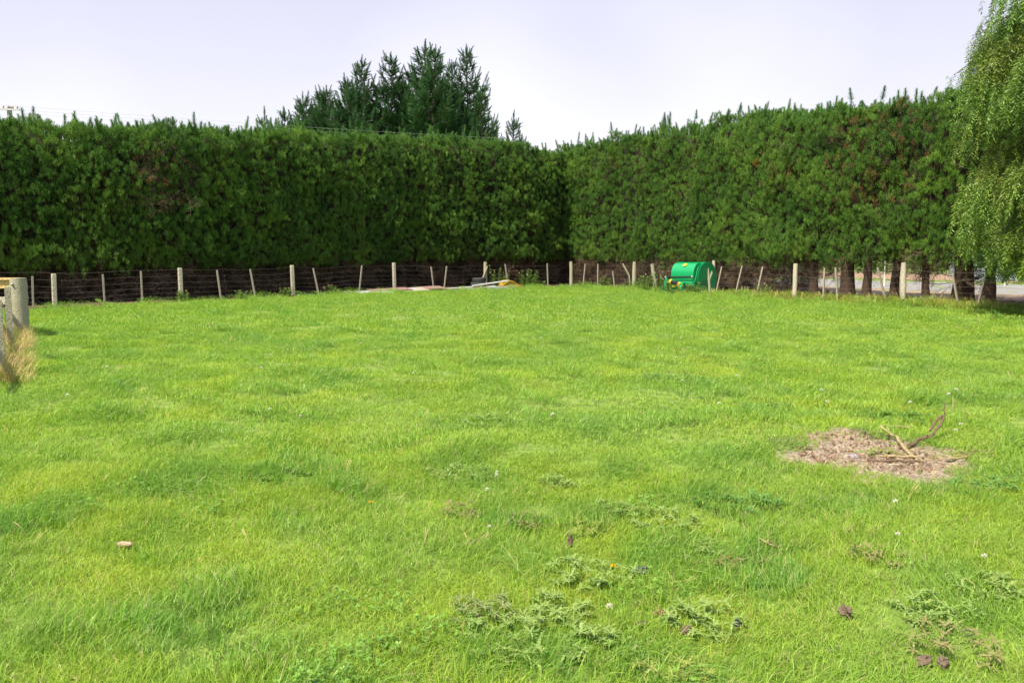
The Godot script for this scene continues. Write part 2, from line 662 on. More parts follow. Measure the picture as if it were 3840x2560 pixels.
func hedge(root: Node3D, line: Array, to_ground: bool) -> void:
	var bulge := FastNoiseLite.new()
	bulge.seed = 21 if to_ground else 22
	bulge.frequency = 0.55
	bulge.fractal_octaves = 3
	var tone := FastNoiseLite.new()
	tone.seed = 31
	tone.frequency = 0.5
	tone.fractal_octaves = 3
	var depth := 3.2
	# running length
	var cum := [0.0]
	for k in range(line.size() - 1):
		cum.append(cum[-1] + Vector2(line[k][0], line[k][1]).distance_to(Vector2(line[k + 1][0], line[k + 1][1])))
	var total: float = cum[-1]
	var locate := func(s: float) -> Array:
		var k := 0
		while k < line.size() - 2 and cum[k + 1] < s:
			k += 1
		var t: float = clampf((s - cum[k]) / (cum[k + 1] - cum[k]), 0.0, 1.0)
		var a: Array = line[k]
		var b: Array = line[k + 1]
		var d := Vector3(b[0] - a[0], 0, b[1] - a[1]).normalized()
		return [Vector3(lerpf(a[0], b[0], t), 0, lerpf(a[1], b[1], t)), Vector3(-d.z, 0, d.x), lerpf(a[2], b[2], t), lerpf(a[3], b[3], t)]
	# live foliage: clusters of shoots on the front, the top and the back
	var where := [[], [], [], [], [], [], [], []]
	var tints := [[], [], [], [], [], [], [], []]
	var up_where := [[], [], []]
	var up_tints := [[], [], []]
	var dead := [[], [], []]
	var dead_t := [[], [], []]
	var n := int(total * 5.4 * 120.0)
	for q in n:
		var s := r(0, total)
		var L: Array = locate.call(s)
		var p: Vector3 = L[0]
		var out: Vector3 = L[1]
		var top: float = L[2] + bulge.get_noise_2d(s * 1.3, 400.0) * (0.35 if to_ground else 0.7)
		var bot: float = L[3] + bulge.get_noise_2d(s * 1.6, 90.0) * 0.35
		var face := r(0, 1)
		var axis: Vector3
		var y: float
		var inset: float
		if face < 0.66:
			y = lerpf(bot, top, r(0, 1))
			inset = r(0, 1) * 0.75 - bulge.get_noise_3d(p.x, y, p.z) * 0.38
			var near_top := clampf((y - top + 0.8) / 0.8, 0, 1)
			inset += near_top * near_top * 0.5
			var near_bot := clampf((bot + 0.5 - y) / 0.5, 0, 1)
			inset += near_bot * near_bot * 0.35
			axis = out * r(0.1, 0.7) + Vector3.UP * r(0.5, 1.2)
		elif face < 0.9:
			inset = r(0.2, depth)
			y = top - r(0, 1) * r(0, 1) * 0.5 + bulge.get_noise_2d(p.x * 1.5 + inset, p.z * 1.5) * 0.25
			axis = out * r(-0.2, 0.5) + Vector3.UP
		elif face < 0.96:
			inset = r(0.2, depth)
			y = bot + r(0, 0.5)
			axis = out * r(0.2, 0.8) + Vector3.UP * r(-0.3, 0.4)
		else:
			inset = depth + r(-0.3, 0.3)
			y = lerpf(bot, top, r(0, 1))
			axis = -out + Vector3.UP * 0.5
		var at := p - out * inset + Vector3.UP * y
		axis = (axis + Vector3(r(-1, 1), r(-1, 1), r(-1, 1)) * 0.4).normalized()
		var t := tone.get_noise_3d(at.x, at.y, at.z)
		var g := (1.0 + t * 0.55) * r(0.85, 1.2)
		var tint := Color(g * (1.0 + 0.25 * t), g, g * (1.0 - 0.2 * t))
		var brown := 0.0
		if to_ground:
			brown = clampf(1.3 - (at - Vector3(-11.6, 4.0, -27.6)).length() / 1.0, 0, 0.4) + clampf(0.7 - (at - Vector3(-12.4, 3.2, -26.6)).length() / 0.7, 0, 0.7)
		else:
			brown = clampf(1.0 - (at - Vector3(11.6, 4.7, -26.9)).length() / 2.0, 0, 0.2) + clampf(0.7 - (at - Vector3(9.6, 4.6, -30.5)).length() / 1.8, 0, 0.12) + clampf(0.55 - (at - Vector3(4.6, 6.0, -40.0)).length() / 1.5, 0, 0.2)
		var chance := r(0, 1)
		if chance < brown:
			if chance < brown * (0.5 if to_ground else 0.1):
				var k3 := rng.randi() % 3
				dead[k3].append(Transform3D(along(axis, r(0, TAU)).scaled(Vector3.ONE * r(0.5, 0.9)), at - axis * 0.4))
				dead_t[k3].append(Color(1.4, 1.3, 1.2))
				continue
			tint = Color(1.9, 0.62, 1.5) * r(0.6, 1.0)
			if not to_ground and chance < 0.012:
				tint = Color(3.6, 0.35, 0.6)
		var k := rng.randi() % 8
		where[k].append(Transform3D(along(axis, r(0, TAU)).scaled(Vector3(0.8, 1.1, 0.8) * r(0.65, 1.1)), at))
		tints[k].append(tint)
		# leading shoots that stand above the clipped top
		if face > 0.66 and face < 0.9 and r(0, 1) < 0.16:
			var hgt := r(0.2, 0.4) + (r(0.1, 0.4) if r(0, 1) < 0.15 else 0.0)
			var k2 := rng.randi() % 3
			var lean := Vector3(r(-0.2, 0.2), 1, r(-0.2, 0.2))
			up_where[k2].append(Transform3D(along(lean, r(0, TAU)).scaled(Vector3(0.8, hgt * 1.1, 0.8)), Vector3(at.x, top - 0.08, at.z)))
			var gg := r(0.9, 1.5)
			up_tints[k2].append(Color(gg * 1.25, gg * 1.15, gg * 0.7))
	if not to_ground:
		# ragged young tops standing out of the hedge
		for q in 34:
			var s := r(1.0, total - 1.0)
			var L: Array = locate.call(s)
			var at: Vector3 = L[0] - L[1] * r(0.3, 1.6) + Vector3.UP * (L[2] - 0.1)
			var tall := r(0.25, 0.85)
			for j in int(tall * 9.0):
				var t := j / (tall * 9.0)
				var k := rng.randi() % 8
				var d := Vector3(r(-1, 1), 1.6, r(-1, 1))
				where[k].append(Transform3D(along(d, r(0, TAU)).scaled(Vector3.ONE * r(0.6, 0.9) * (1.1 - 0.4 * t)), at + Vector3(r(-0.25, 0.25) * (1.0 - t), tall * t, r(-0.25, 0.25) * (1.0 - t))))
				var g := r(0.8, 1.25)
				tints[k].append(Color(g, g, g))
			var k2 := rng.randi() % 3
			up_where[k2].append(Transform3D(along(Vector3(r(-0.15, 0.15), 1, r(-0.15, 0.15)), 0).scaled(Vector3(0.75, 0.4, 0.75)), at + Vector3.UP * tall * 0.85))
			up_tints[k2].append(Color(1, 1, 0.8))
	for k in 8:
		scatter("foliage", puff(k), M.needles, where[k], tints[k], root)
	for k in 3:
		scatter("leading_shoots", brush(k), M.needles, up_where[k], up_tints[k], root)
	# dead inner branches, hanging below the green
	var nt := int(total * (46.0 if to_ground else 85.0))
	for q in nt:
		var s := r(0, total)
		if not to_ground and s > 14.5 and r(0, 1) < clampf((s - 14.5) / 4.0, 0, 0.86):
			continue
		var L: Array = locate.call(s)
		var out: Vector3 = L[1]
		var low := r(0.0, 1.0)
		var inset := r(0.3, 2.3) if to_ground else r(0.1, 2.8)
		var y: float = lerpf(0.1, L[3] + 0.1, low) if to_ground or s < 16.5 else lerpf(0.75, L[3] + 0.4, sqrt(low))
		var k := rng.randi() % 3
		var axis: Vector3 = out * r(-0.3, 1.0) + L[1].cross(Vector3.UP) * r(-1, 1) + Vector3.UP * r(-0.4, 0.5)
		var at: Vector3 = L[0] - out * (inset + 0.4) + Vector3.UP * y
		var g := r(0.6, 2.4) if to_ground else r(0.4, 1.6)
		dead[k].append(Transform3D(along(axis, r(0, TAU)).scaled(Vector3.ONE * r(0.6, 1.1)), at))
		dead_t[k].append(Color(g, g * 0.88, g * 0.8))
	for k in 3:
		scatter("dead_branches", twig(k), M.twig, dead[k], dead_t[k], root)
	if not to_ground:
		for q in 26:
			var s := r(16.0, 26.0)
			var L: Array = locate.call(s)
			var k := rng.randi() % 3
			var d: Vector3 = L[1].cross(Vector3.UP) * (1.0 if r(0, 1) < 0.5 else -1.0) + L[1] * r(-0.3, 0.6) + Vector3.UP * r(-0.5, 0.3)
			dead[k].append(Transform3D(along(d, r(0, TAU)).scaled(Vector3(1.6, r(1.2, 1.9), 1.6)), L[0] - L[1] * r(0.6, 2.2) + Vector3.UP * r(0.7, 1.5)))
			dead_t[k].append(Color(0.7, 0.62, 0.55))
		for k in 3:
			scatter("bare_branches", twig(k), M.twig, dead[k].slice(-9), dead_t[k].slice(-9), root)
	# the dense dead heart of the hedge
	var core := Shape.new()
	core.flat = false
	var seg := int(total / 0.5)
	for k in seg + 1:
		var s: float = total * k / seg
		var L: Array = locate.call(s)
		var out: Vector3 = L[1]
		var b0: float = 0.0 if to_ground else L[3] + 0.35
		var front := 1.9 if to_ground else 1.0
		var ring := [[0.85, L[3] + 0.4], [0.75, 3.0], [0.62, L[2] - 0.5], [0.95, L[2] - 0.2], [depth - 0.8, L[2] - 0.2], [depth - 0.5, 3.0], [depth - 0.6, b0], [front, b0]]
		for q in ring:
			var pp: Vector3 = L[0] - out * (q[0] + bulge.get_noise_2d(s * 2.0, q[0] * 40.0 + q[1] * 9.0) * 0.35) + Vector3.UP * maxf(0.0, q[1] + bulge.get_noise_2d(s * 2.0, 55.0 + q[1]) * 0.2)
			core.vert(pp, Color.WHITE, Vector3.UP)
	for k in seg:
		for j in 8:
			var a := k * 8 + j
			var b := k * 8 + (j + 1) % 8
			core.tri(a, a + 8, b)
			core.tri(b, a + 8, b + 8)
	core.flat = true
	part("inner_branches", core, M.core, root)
	# trunks: in the right hedge they show; in the left they stand in the dark
	if to_ground:
		var s := 2.0
		while s < total:
			var L: Array = locate.call(s)
			trunk(root, L[0] - L[1] * r(1.3, 1.8), r(0.12, 0.18), L[3] + 1.2)
			s += r(1.6, 2.4)
	else:
		for a in [[4.9, -41.6, 0.15], [6.6, -40.2, 0.16], [7.9, -38.3, 0.15], [8.9, -36.4, 0.17], [9.55, -35.0, 0.14], [10.2, -33.3, 0.17], [10.9, -31.8, 0.15], [10.84, -29.6, 0.17], [11.55, -28.4, 0.26], [11.95, -27.75, 0.16], [12.63, -27.2, 0.16], [13.1, -26.1, 0.13], [14.1, -25.75, 0.33], [14.5, -25.2, 0.09], [14.62, -25.1, 0.11], [15.9, -23.5, 0.2], [17.2, -21.8, 0.18], [18.6, -19.8, 0.2], [20.0, -17.5, 0.18]]:
			trunk(root, Vector3(a[0], 0, a[1]), a[2] * 0.85, 2.3)


func trunk(root: Node3D, at: Vector3, rad: float, hgt: float) -> void:
	var s := Shape.new()
	var pts := []
	var radii := []
	var lean := Vector3(r(-0.12, 0.12), 0, r(-0.12, 0.12))
	for k in 9:
		var t := k / 8.0
		pts.append(at + Vector3.UP * (t * hgt - 0.05) + lean * t * t + Vector3(r(-0.015, 0.015), 0, r(-0.015, 0.015)))
		radii.append(rad * (1.0 + 0.45 * pow(1.0 - t, 5.0) - 0.12 * t) * r(0.95, 1.06))
	s.tube(pts, radii, 11)
	for k in 4:
		var a := r(0, TAU)
		var p: Vector3 = at + Vector3.UP * r(0.6, 1.3)
		var d := Vector3(cos(a), r(-0.1, 0.6), sin(a))
		s.tube([p, p + d * 0.4, p + d * 0.8 + Vector3(r(-0.15, 0.15), r(-0.1, 0.2), r(-0.15, 0.15))], [rad * 0.14, rad * 0.1, 0.005], 5)
	part("trunk", s, M.bark, root)


func pines() -> void:
	var rows := [[-18.9, 13.6, 1.8], [-17.9, 15.2, 2.2], [-16.3, 15.5, 2.4], [-14.5, 17.0, 2.4], [-12.5, 18.0, 1.9], [-10.3, 18.6, 2.2], [-7.6, 20.0, 2.4], [-6.3, 18.7, 2.2], [-5.0, 17.8, 1.8], [-3.9, 19.4, 2.0], [-3.6, 15.3, 2.4], [-2.5, 15.4, 2.0], [0.0, 13.8, 1.6], [-9.0, 16.0, 2.8], [-20.2, 13.4, 1.4], [-13.2, 15.6, 3.0], [-5.9, 15.5, 2.8], [-17.1, 14.4, 3.2], [-15.3, 15.0, 3.2]]
	var what := ["short pine at the left end of the pines behind the hedge", "lower bushy pine, second in from the left end of the clump", "bushy pine with several short tips left of the slender spire", "pine with a lone spike left of the tall spired pine", "slender tall pine with a long bare leader, left of the main clump", "twin tipped pine between the slender spire and the tallest pine", "tallest pine, its thin leader the highest point of the clump", "broad topped pine just right of the tallest one", "pine with two candle tips, between broad top and open right pine", "tall open pine with see-through right side", "low spreading pine under the right edge of the clump", "last full pine at the right edge of the clump", "small lone pine top peeping over the hedge right of the clump", "dark pine filling the middle of the clump below the tops", "tiny pine tip peeping over the hedge left of the clump", "dark low pine behind the power lines, left of the middle", "dark low pine behind the power lines, right of the middle", "dark bushy pine low between the two left tops", "dark bushy pine low under the lone spike"]
	for k in rows.size():
		pine(Vector3(rows[k][0] * 1.0, 0, -70.0 - (k * 37 % 7) * 0.7 + (2.0 if k > 12 else 0.0)), rows[k][1], rows[k][2], what[k])


func pine(at: Vector3, hgt: float, spread: float, label: String) -> void:
	var root := thing("pine_tree", label, "pine tree", at, 0.0, "pines behind the hedge")
	var wood := Shape.new()
	var sway := Vector3(r(-0.25, 0.25), 0, r(-0.25, 0.25))
	var spine := func(h: float) -> Vector3:
		return Vector3.UP * h + sway * sin(h * 0.35)
	var pts := []
	var radii := []
	for k in 10:
		var h := hgt * 0.97 * k / 9.0
		pts.append(spine.call(h))
		radii.append(lerpf(0.24, 0.015, pow(k / 9.0, 0.8)))
	wood.tube(pts, radii, 6)
	var where := [[], [], [], []]
	var tints := [[], [], [], []]
	var tone := r(0.8, 1.15)
	var put := func(p: Vector3, axis: Vector3, size: float) -> void:
		var k := rng.randi() % 4
		where[k].append(Transform3D(along(axis, r(0, TAU)).scaled(Vector3(size * 1.4, size * 1.05, size * 1.4)), p))
		var g := tone * r(0.7, 1.25)
		tints[k].append(Color(g * 1.0, g, g * 1.05))
	put.call(spine.call(hgt - 1.1), Vector3.UP, 0.8)
	put.call(spine.call(hgt - 0.55), Vector3.UP, 0.6)
	var h := 3.0
	var turn := r(0, TAU)
	while h < hgt - 0.9:
		var left := hgt - h
		var n := 6 if left > 3.5 else 4
		turn += r(0.5, 1.2)
		for j in n:
			var a := turn + TAU * j / n + r(-0.35, 0.35)
			var reach := minf(left * 0.13 * spread + maxf(0.0, left - 2.5) * 0.3 + 0.1, spread * 1.25) * r(0.6, 1.15)
			var out := Vector3(cos(a), 0, sin(a))
			var base: Vector3 = spine.call(h + r(-0.2, 0.2))
			var rise := r(0.1, 0.4) + (0.5 if left < 3.0 else 0.0)
			var path := []
			var rad := []
			for q in 6:
				var t := q / 5.0
				path.append(base + out * reach * t * (1.0 - 0.2 * t) + Vector3.UP * reach * (rise * t + 0.5 * t * t * t))
				rad.append(lerpf(0.05, 0.012, t))
			wood.tube(path, rad, 4, Color.WHITE, false)
			# a cup of upright candles at the branch end, side shoots along it
			var tip: Vector3 = path[5]
			put.call(tip - Vector3.UP * 0.1, out * 0.25 + Vector3.UP, r(0.5, 0.8))
			for q in (3 if left > 2.5 else 2):
				put.call(path[4] + Vector3(r(-0.1, 0.1), -0.05, r(-0.1, 0.1)), out * r(-0.2, 0.9) + out.cross(Vector3.UP) * r(-0.8, 0.8) + Vector3.UP * 0.9, r(0.4, 0.6))
			var m := int(reach / (0.15 if spread > 2.0 else 0.26))
			for q in m:
				var t := lerpf(0.3, 0.9, (q + r(0, 1)) / m)
				var p: Vector3 = path[int(t * 4.99)].lerp(path[mini(5, int(t * 4.99) + 1)], fmod(t * 4.99, 1.0))
				for side in 2:
					var dir: Vector3 = out * r(0.2, 0.9) + out.cross(Vector3.UP) * (1.0 if side else -1.0) * r(0.4, 1.1) + Vector3.UP * r(0.3, 1.0)
					put.call(p, dir, r(0.35, 0.6))
		h += r(0.5, 0.8) if left > 3.0 else r(0.65, 0.85)
	part("trunk", wood, M.bark, root)
	for k in 4:
		scatter("crown", brush(k), M.needles, where[k], tints[k], root)


func wires_and_pole() -> void:
	var pole := thing("utility_pole", "power pole with crossarms showing above the left end of the hedge", "utility pole", Vector3(-23.85, 0, -40.0), 0.2)
	var s := Shape.new()
	s.tube([Vector3.ZERO, Vector3.UP * 8.5], [0.16, 0.11], 10, Color(0.34, 0.36, 0.36))
	part("mast", s, plain(0, 0, 0, 0.8, 0.0, true), pole)
	for k in 2:
		var arm := Shape.new()
		arm.box(Vector3(0.0, 8.35 - k * 0.5, 0.15), Vector3(1.0 - k * 0.4, 0.08, 0.08), Color(0.5, 0.52, 0.54))
		part("crossarm", arm, plain(0, 0, 0, 0.8, 0.0, true), pole)
	var box := Shape.new()
	box.lathe([Vector2(0.0, 7.0), Vector2(0.16, 7.0), Vector2(0.17, 7.1), Vector2(0.17, 7.62), Vector2(0.1, 7.7), Vector2(0.0, 7.7)], Vector3(0.22, 0, 0.2), 12, Color(0.12, 0.16, 0.26))
	part("transformer", box, plain(0, 0, 0, 0.6, 0.0, true), pole)
	for k in 5:
		var ins := Shape.new()
		ins.lathe([Vector2(0.0, 0.0), Vector2(0.035, 0.0), Vector2(0.045, 0.06), Vector2(0.02, 0.14), Vector2(0.0, 0.15)], Vector3(-0.4 + k * 0.2, 8.395, 0.15), 8, Color(0.4, 0.3, 0.25))
		part("insulator", ins, plain(0, 0, 0, 0.3, 0.0, true), pole)
	for k in 3:
		var w := Shape.new()
		var a := Vector3(-24.4 + k * 0.55, 8.6 - k * 0.2, -40.0)
		var b := Vector3(6.0 + k * 0.6, 10.0 - k * 0.3, -63.5)
		var pts := []
		var radii := []
		for q in 25:
			var t := q / 24.0
			pts.append(a.lerp(b, t) - Vector3.UP * 0.5 * 4.0 * t * (1.0 - t) * 0.35)
			radii.append(0.005)
		w.tube(pts, radii, 5, Color(0.45, 0.46, 0.45), false)
		tag(part("power_line", w, plain(0, 0, 0, 0.5, 0.0, true)), ["uppermost of the three wires crossing in front of the pines", "middle one of the three wires crossing in front of the pines", "lowest of the three wires crossing in front of the pines"][k], "power line", "wires in front of the pines")


# ---------- fences

func fences() -> void:
	# what, x, z, height, how far the top leans sideways: P concrete post, W round wooden post, b slim batten
	var a := [["b", -13.69, -23.51, 0.93, 0.03], ["P", -13.23, -23.8, 0.98, 0.02], ["b", -12.21, -24.66, 0.96, -0.01], ["b", -11.42, -25.42, 0.97, 0.0], ["P", -10.55, -26.25, 1.07, 0.0], ["b", -9.73, -27.55, 1.0, -0.11], ["b", -8.96, -28.8, 1.03, -0.17], ["P", -8.04, -30.28, 1.09, -0.02], ["b", -7.34, -31.37, 1.02, -0.21], ["b", -6.16, -33.17, 1.05, 0.14], ["P", -4.97, -34.9, 1.15, -0.02], ["b", -3.42, -36.18, 1.06, -0.12], ["b", -3.02, -36.5, 1.06, 0.14], ["W", -1.22, -37.98, 1.2, 0.0], ["b", -0.16, -38.44, 1.1, -0.16], ["b", 1.72, -39.22, 1.13, -0.05], ["W", 2.85, -39.7, 1.23, -0.01], ["P", -16.0, -21.3, 1.05, 0.0], ["b", -14.9, -22.45, 1.0, 0.05], ["P", -19.0, -18.0, 1.05, 0.0]]
	var b := [["b", 3.37, -39.21, 1.13, 0.11], ["b", 4.01, -38.62, 1.14, 0.01], ["b", 4.74, -37.94, 0.78, -0.11], ["W", 5.5, -37.23, 1.19, 0.02], ["W", 6.29, -36.01, 1.1, -0.19], ["b", 8.08, -32.71, 1.1, 0.23], ["b", 8.53, -31.49, 1.07, 0.24], ["b", 8.92, -30.1, 1.08, 0.22], ["W", 9.57, -27.9, 1.22, 0.0], ["b", 10.19, -26.96, 1.12, 0.01], ["b", 10.5, -26.49, 1.13, -0.13], ["b", 11.44, -25.07, 1.09, -0.35], ["W", 11.71, -24.66, 1.22, -0.03], ["b", 12.66, -23.26, 1.0, -0.25], ["b", 12.91, -22.88, 1.0, 0.22], ["W", 14.6, -20.5, 1.2, 0.0], ["b", 16.6, -17.6, 1.1, 0.05]]
	fence(thing("wire_fence", "post and wire fence of pale concrete posts in front of the clipped left hedge", "fence"), FENCE_A, a)
	fence(thing("wire_fence", "wire fence of round wooden posts and leaning battens under the ragged right hedge", "fence"), FENCE_B, b)


func fence(root: Node3D, line: Array, posts: Array) -> void:
	for p in posts:
		var at := ground(p[1], p[2]) - Vector3.UP * 0.08
		var top: Vector3 = ground(p[1], p[2]) + Vector3(p[4], p[3], 0)
		var axis := (top - at).normalized()
		var right := (Vector3(0.8, 0, -0.6) - axis * axis.dot(Vector3(0.8, 0, -0.6))).normalized()
		var fwd := axis.cross(right)
		var s := Shape.new()
		if p[0] == "P":
			var w := 0.062
			var poly := [Vector2(-w, -w * 0.7), Vector2(-w * 0.7, -w), Vector2(w * 0.7, -w), Vector2(w, -w * 0.7), Vector2(w, w * 0.7), Vector2(w * 0.7, w), Vector2(-w * 0.7, w), Vector2(-w, w * 0.7)]
			s.prism(poly, at, right, fwd, axis, at.distance_to(top), Color.WHITE, 0.12)
			# wire staples standing a little proud of the face
			for h in [0.2, 0.36, 0.52, 0.68, 0.86, 1.0]:
				if h < p[3] - 0.03:
					s.box(at + axis * (h + 0.08) - right * 0.004, Vector3(0.128, 0.008, 0.128), Color(0.55, 0.55, 0.55), Basis(right, axis, right.cross(axis)))
			part("post", s, M.concrete, root)
		elif p[0] == "W":
			var pts := []
			var radii := []
			for k in 7:
				var t := k / 6.0
				pts.append(at.lerp(top, t) + Vector3(r(-0.006, 0.006), 0, r(-0.006, 0.006)))
				radii.append((0.085 if p[1] < 6.0 else 0.08) * r(0.93, 1.07) * (1.0 if k < 6 else 0.88))
			s.tube(pts, radii, 12)
			part("post", s, M.grey_wood if p[1] < 9.0 else M.concrete, root)
		else:
			var w := 0.024
			s.prism([Vector2(-w, -w), Vector2(w, -w), Vector2(w, w), Vector2(-w, w)], at, right, fwd, axis, at.distance_to(top), Color.WHITE, 0.1)
			part("batten", s, M.batten, root)
	for h in [0.16, 0.3, 0.45, 0.62, 0.82, 1.02]:
		var s := Shape.new()
		var pts := []
		var radii := []
		for k in range(line.size() - 1):
			var n := int(line[k].distance_to(line[k + 1]) / 0.7)
			for q in n:
				var t: float = q / float(n)
				var p: Vector2 = line[k].lerp(line[k + 1], t)
				pts.append(ground(p.x, p.y) + Vector3.UP * (h + noise_mid.get_noise_2d(p.x * 0.3 + h * 40.0, p.y * 0.3) * 0.01))
				radii.append(0.0022)
		s.tube(pts, radii, 4, Color.WHITE, false)
		part("wire", s, M.wire, root)


func timber_corner() -> void:
	var t := thing("timber_fence", "weathered timber fence with a stout lichen-grey corner post and yellowish top rail", "fence")
	var spots := [[-8.92, -14.9, 1.08, 0.14], [-7.62, -12.45, 1.0, 0.042], [-6.16, -9.85, 0.92, 0.045]]
	for k in 3:
		var s := Shape.new()
		var at := ground(spots[k][0], spots[k][1])
		if k == 0:
			var pts := []
			var radii := []
			for q in 10:
				pts.append(at + Vector3.UP * (spots[k][2] * q / 9.0 - 0.02) + Vector3(r(-0.006, 0.006), 0, r(-0.006, 0.006)))
				radii.append(spots[k][3] * (1.0 if q < 9 else 0.93) * r(0.97, 1.03))
			s.tube(pts, radii, 16)
		else:
			var w: float = spots[k][3]
			s.prism([Vector2(-w, -w), Vector2(w, -w), Vector2(w, w), Vector2(-w, w)], at, Vector3(0.87, 0, -0.5), Vector3(0.5, 0, 0.87), Vector3.UP, spots[k][2], Color.WHITE, 0.08)
		part("post", s, M.grey_wood, t)
	# rails going off to the left of the corner post
	for k in 2:
		var s := Shape.new()
		var y: float = [0.975, 0.68][k]
		s.box(Vector3(-11.2, y, -14.9), Vector3(4.2, 0.14, 0.05), Color.WHITE, Basis(Vector3.UP, 0.03))
		part("rail", s, M.new_wood if k == 0 else M.concrete, t)
	var cap := Shape.new()
	cap.box(Vector3(-10.9, 1.075, -14.93), Vector3(3.9, 0.035, 0.2), Color.WHITE, Basis(Vector3.UP, 0.03))
	part("cap_board", cap, M.new_wood, t)
	# two rails and a wire towards the viewer
	for k in 2:
		var a := Vector3(-9.05, 0.62 - k * 0.38, -14.75)
		var b := Vector3(-5.3, 0.5 - k * 0.34, -8.2)
		var s := Shape.new()
		s.box((a + b) * 0.5 - Vector3(0.1, 0, 0), Vector3(0.04, 0.1, a.distance_to(b)), Color.WHITE, Basis.looking_at(b - a))
		part("rail", s, M.grey_wood, t)
	var bolt := Shape.new()
	bolt.lathe([Vector2(0.0, 0.0), Vector2(0.022, 0.0), Vector2(0.022, 0.03), Vector2(0.0, 0.035)], Vector3(-8.94, 0.98, -14.76), 8, Color.WHITE, Basis(Vector3.RIGHT, PI / 2))
	part("bolt", bolt, M.steel, t)


# ---------- the green mower and the scrap

func mower() -> void:
	var t := thing("flail_mower", "bright green flail collector mower with yellow guards, parked by the fence", "mower", ground(6.75, -32.6) + Vector3.UP * 0.02, -0.85)
	t.scale = Vector3(0.9, 1.08, 1.05)
	# hood: local x across, z to the front, y up
	var prof := [Vector2(-0.62, 1.15), Vector2(-0.3, 1.16)]
	for k in 13:
		var a := lerpf(PI * 0.5, -0.12, k / 12.0)
		prof.append(Vector2(-0.3 + cos(a) * 0.34, 0.72 + sin(a) * 0.43))
	prof.append_array([Vector2(0.0, 0.52), Vector2(0.07, 0.46), Vector2(0.06, 0.36), Vector2(-0.02, 0.22), Vector2(-0.08, 0.04), Vector2(-0.62, 0.04)])
	var hood := Shape.new()
	hood.prism(prof, Vector3(-0.62, 0, 0), Vector3.BACK, Vector3.UP, Vector3.RIGHT, 1.2, Color.WHITE, 0.03)
	part("hood", hood, M.green, t)
	# drum with round end plates
	var disc := []
	for k in 40:
		var a := TAU * k / 40.0
		disc.append(Vector2(-0.72 + cos(a) * 0.585, 0.6 + sin(a) * 0.585))
	var drum := Shape.new()
	drum.prism(disc, Vector3(-0.64, 0, 0), Vector3.BACK, Vector3.UP, Vector3.RIGHT, 1.26)
	part("drum", drum, M.green, t)
	var skirt := [Vector2(-0.72, 1.17), Vector2(-0.45, 1.14), Vector2(-0.18, 1.03), Vector2(-0.1, 0.85), Vector2(-0.02, 0.58), Vector2(0.1, 0.46), Vector2(0.09, 0.36), Vector2(0.0, 0.24), Vector2(-0.3, 0.04), Vector2(-1.0, 0.04), Vector2(-1.2, 0.3), Vector2(-1.28, 0.62), Vector2(-1.2, 0.92), Vector2(-1.02, 1.1)]
	for side in 2:
		var s := Shape.new()
		s.prism(skirt, Vector3(0.625 if side else -0.665, 0, 0), Vector3.BACK, Vector3.UP, Vector3.RIGHT, 0.04, Color.WHITE, 0.02)
		part("side_panel", s, M.green, t)
		var d := Shape.new()
		var ring := []
		for q in disc:
			ring.append(Vector2(-0.72, 0.6) + (q - Vector2(-0.72, 0.6)) * 1.02)
		d.prism(ring, Vector3(0.668 if side else -0.69, 0, 0), Vector3.BACK, Vector3.UP, Vector3.RIGHT, 0.022, Color.WHITE, 0.02)
		part("end_plate", d, M.green, t)
	# ribs pressed along the edges of the hood
	var rim := Shape.new()
	for k in 3:
		rim.box(Vector3(-0.02, 1.175, -0.34 - k * 0.0), Vector3(1.16, 0.025, 0.05))
	part("hinge_strip", rim, M.green, t)
	var bar := Shape.new()
	bar.tube([Vector3(-0.78, 0.62, 0.13), Vector3(0.56, 0.655, 0.13)], [0.032, 0.032], 10)
	var bar_node := part("strut", bar, M.black, t)
	for k in 2:
		var e := Shape.new()
		var c: Vector3 = [Vector3(-0.82, 0.62, 0.13), Vector3(0.6, 0.656, 0.13)][k]
		e.lathe([Vector2(0.0, -0.06), Vector2(0.04, -0.04), Vector2(0.055, 0.0), Vector2(0.04, 0.04), Vector2(0.0, 0.06)], c, 12, Color.WHITE, Basis(Vector3.BACK, PI / 2))
		part("joint", e, M.steel, bar_node)
	# drive shaft: black tube between two yellow bell guards
	var shaft := Shape.new()
	shaft.tube([Vector3(-0.46, 0.46, 0.2), Vector3(0.05, 0.38, 0.26)], [0.075, 0.075], 12)
	var shaft_node := part("drive_shaft", shaft, M.black, t)
	for k in 2:
		var g := Shape.new()
		var d := Vector3(0.51, -0.08, 0.06).normalized()
		g.lathe([Vector2(0.06, -0.06), Vector2(0.08, -0.045), Vector2(0.1, 0.0), Vector2(0.09, 0.055), Vector2(0.06, 0.07)], Vector3(-0.46, 0.46, 0.2) if k == 0 else Vector3(0.06, 0.37, 0.27), 16, Color.WHITE, along(d if k else -d, 0))
		part("guard", g, M.yellow, shaft_node)
	var tag_plate := Shape.new()
	tag_plate.box(Vector3(-0.24, 0.3, 0.3), Vector3(0.16, 0.05, 0.02))
	part("warning_tag", tag_plate, M.yellow, t)
	# linkage frame on the left
	for k in 2:
		var s := Shape.new()
		var z := 0.06 + k * 0.16
		s.prism([Vector2(-0.98, 0.02), Vector2(-0.9, 0.02), Vector2(-0.62, 0.5), Vector2(-0.66, 0.62), Vector2(-0.74, 0.6)], Vector3(0, 0, z), Vector3.RIGHT, Vector3.UP, Vector3.BACK, 0.025, Color.WHITE, 0.02)
		part("linkage_plate", s, M.green, t)
	var link := Shape.new()
	link.tube([Vector3(-0.8, 0.58, 0.18), Vector3(-0.62, 0.3, 0.22), Vector3(-0.52, 0.12, 0.26)], [0.03, 0.035, 0.04], 8)
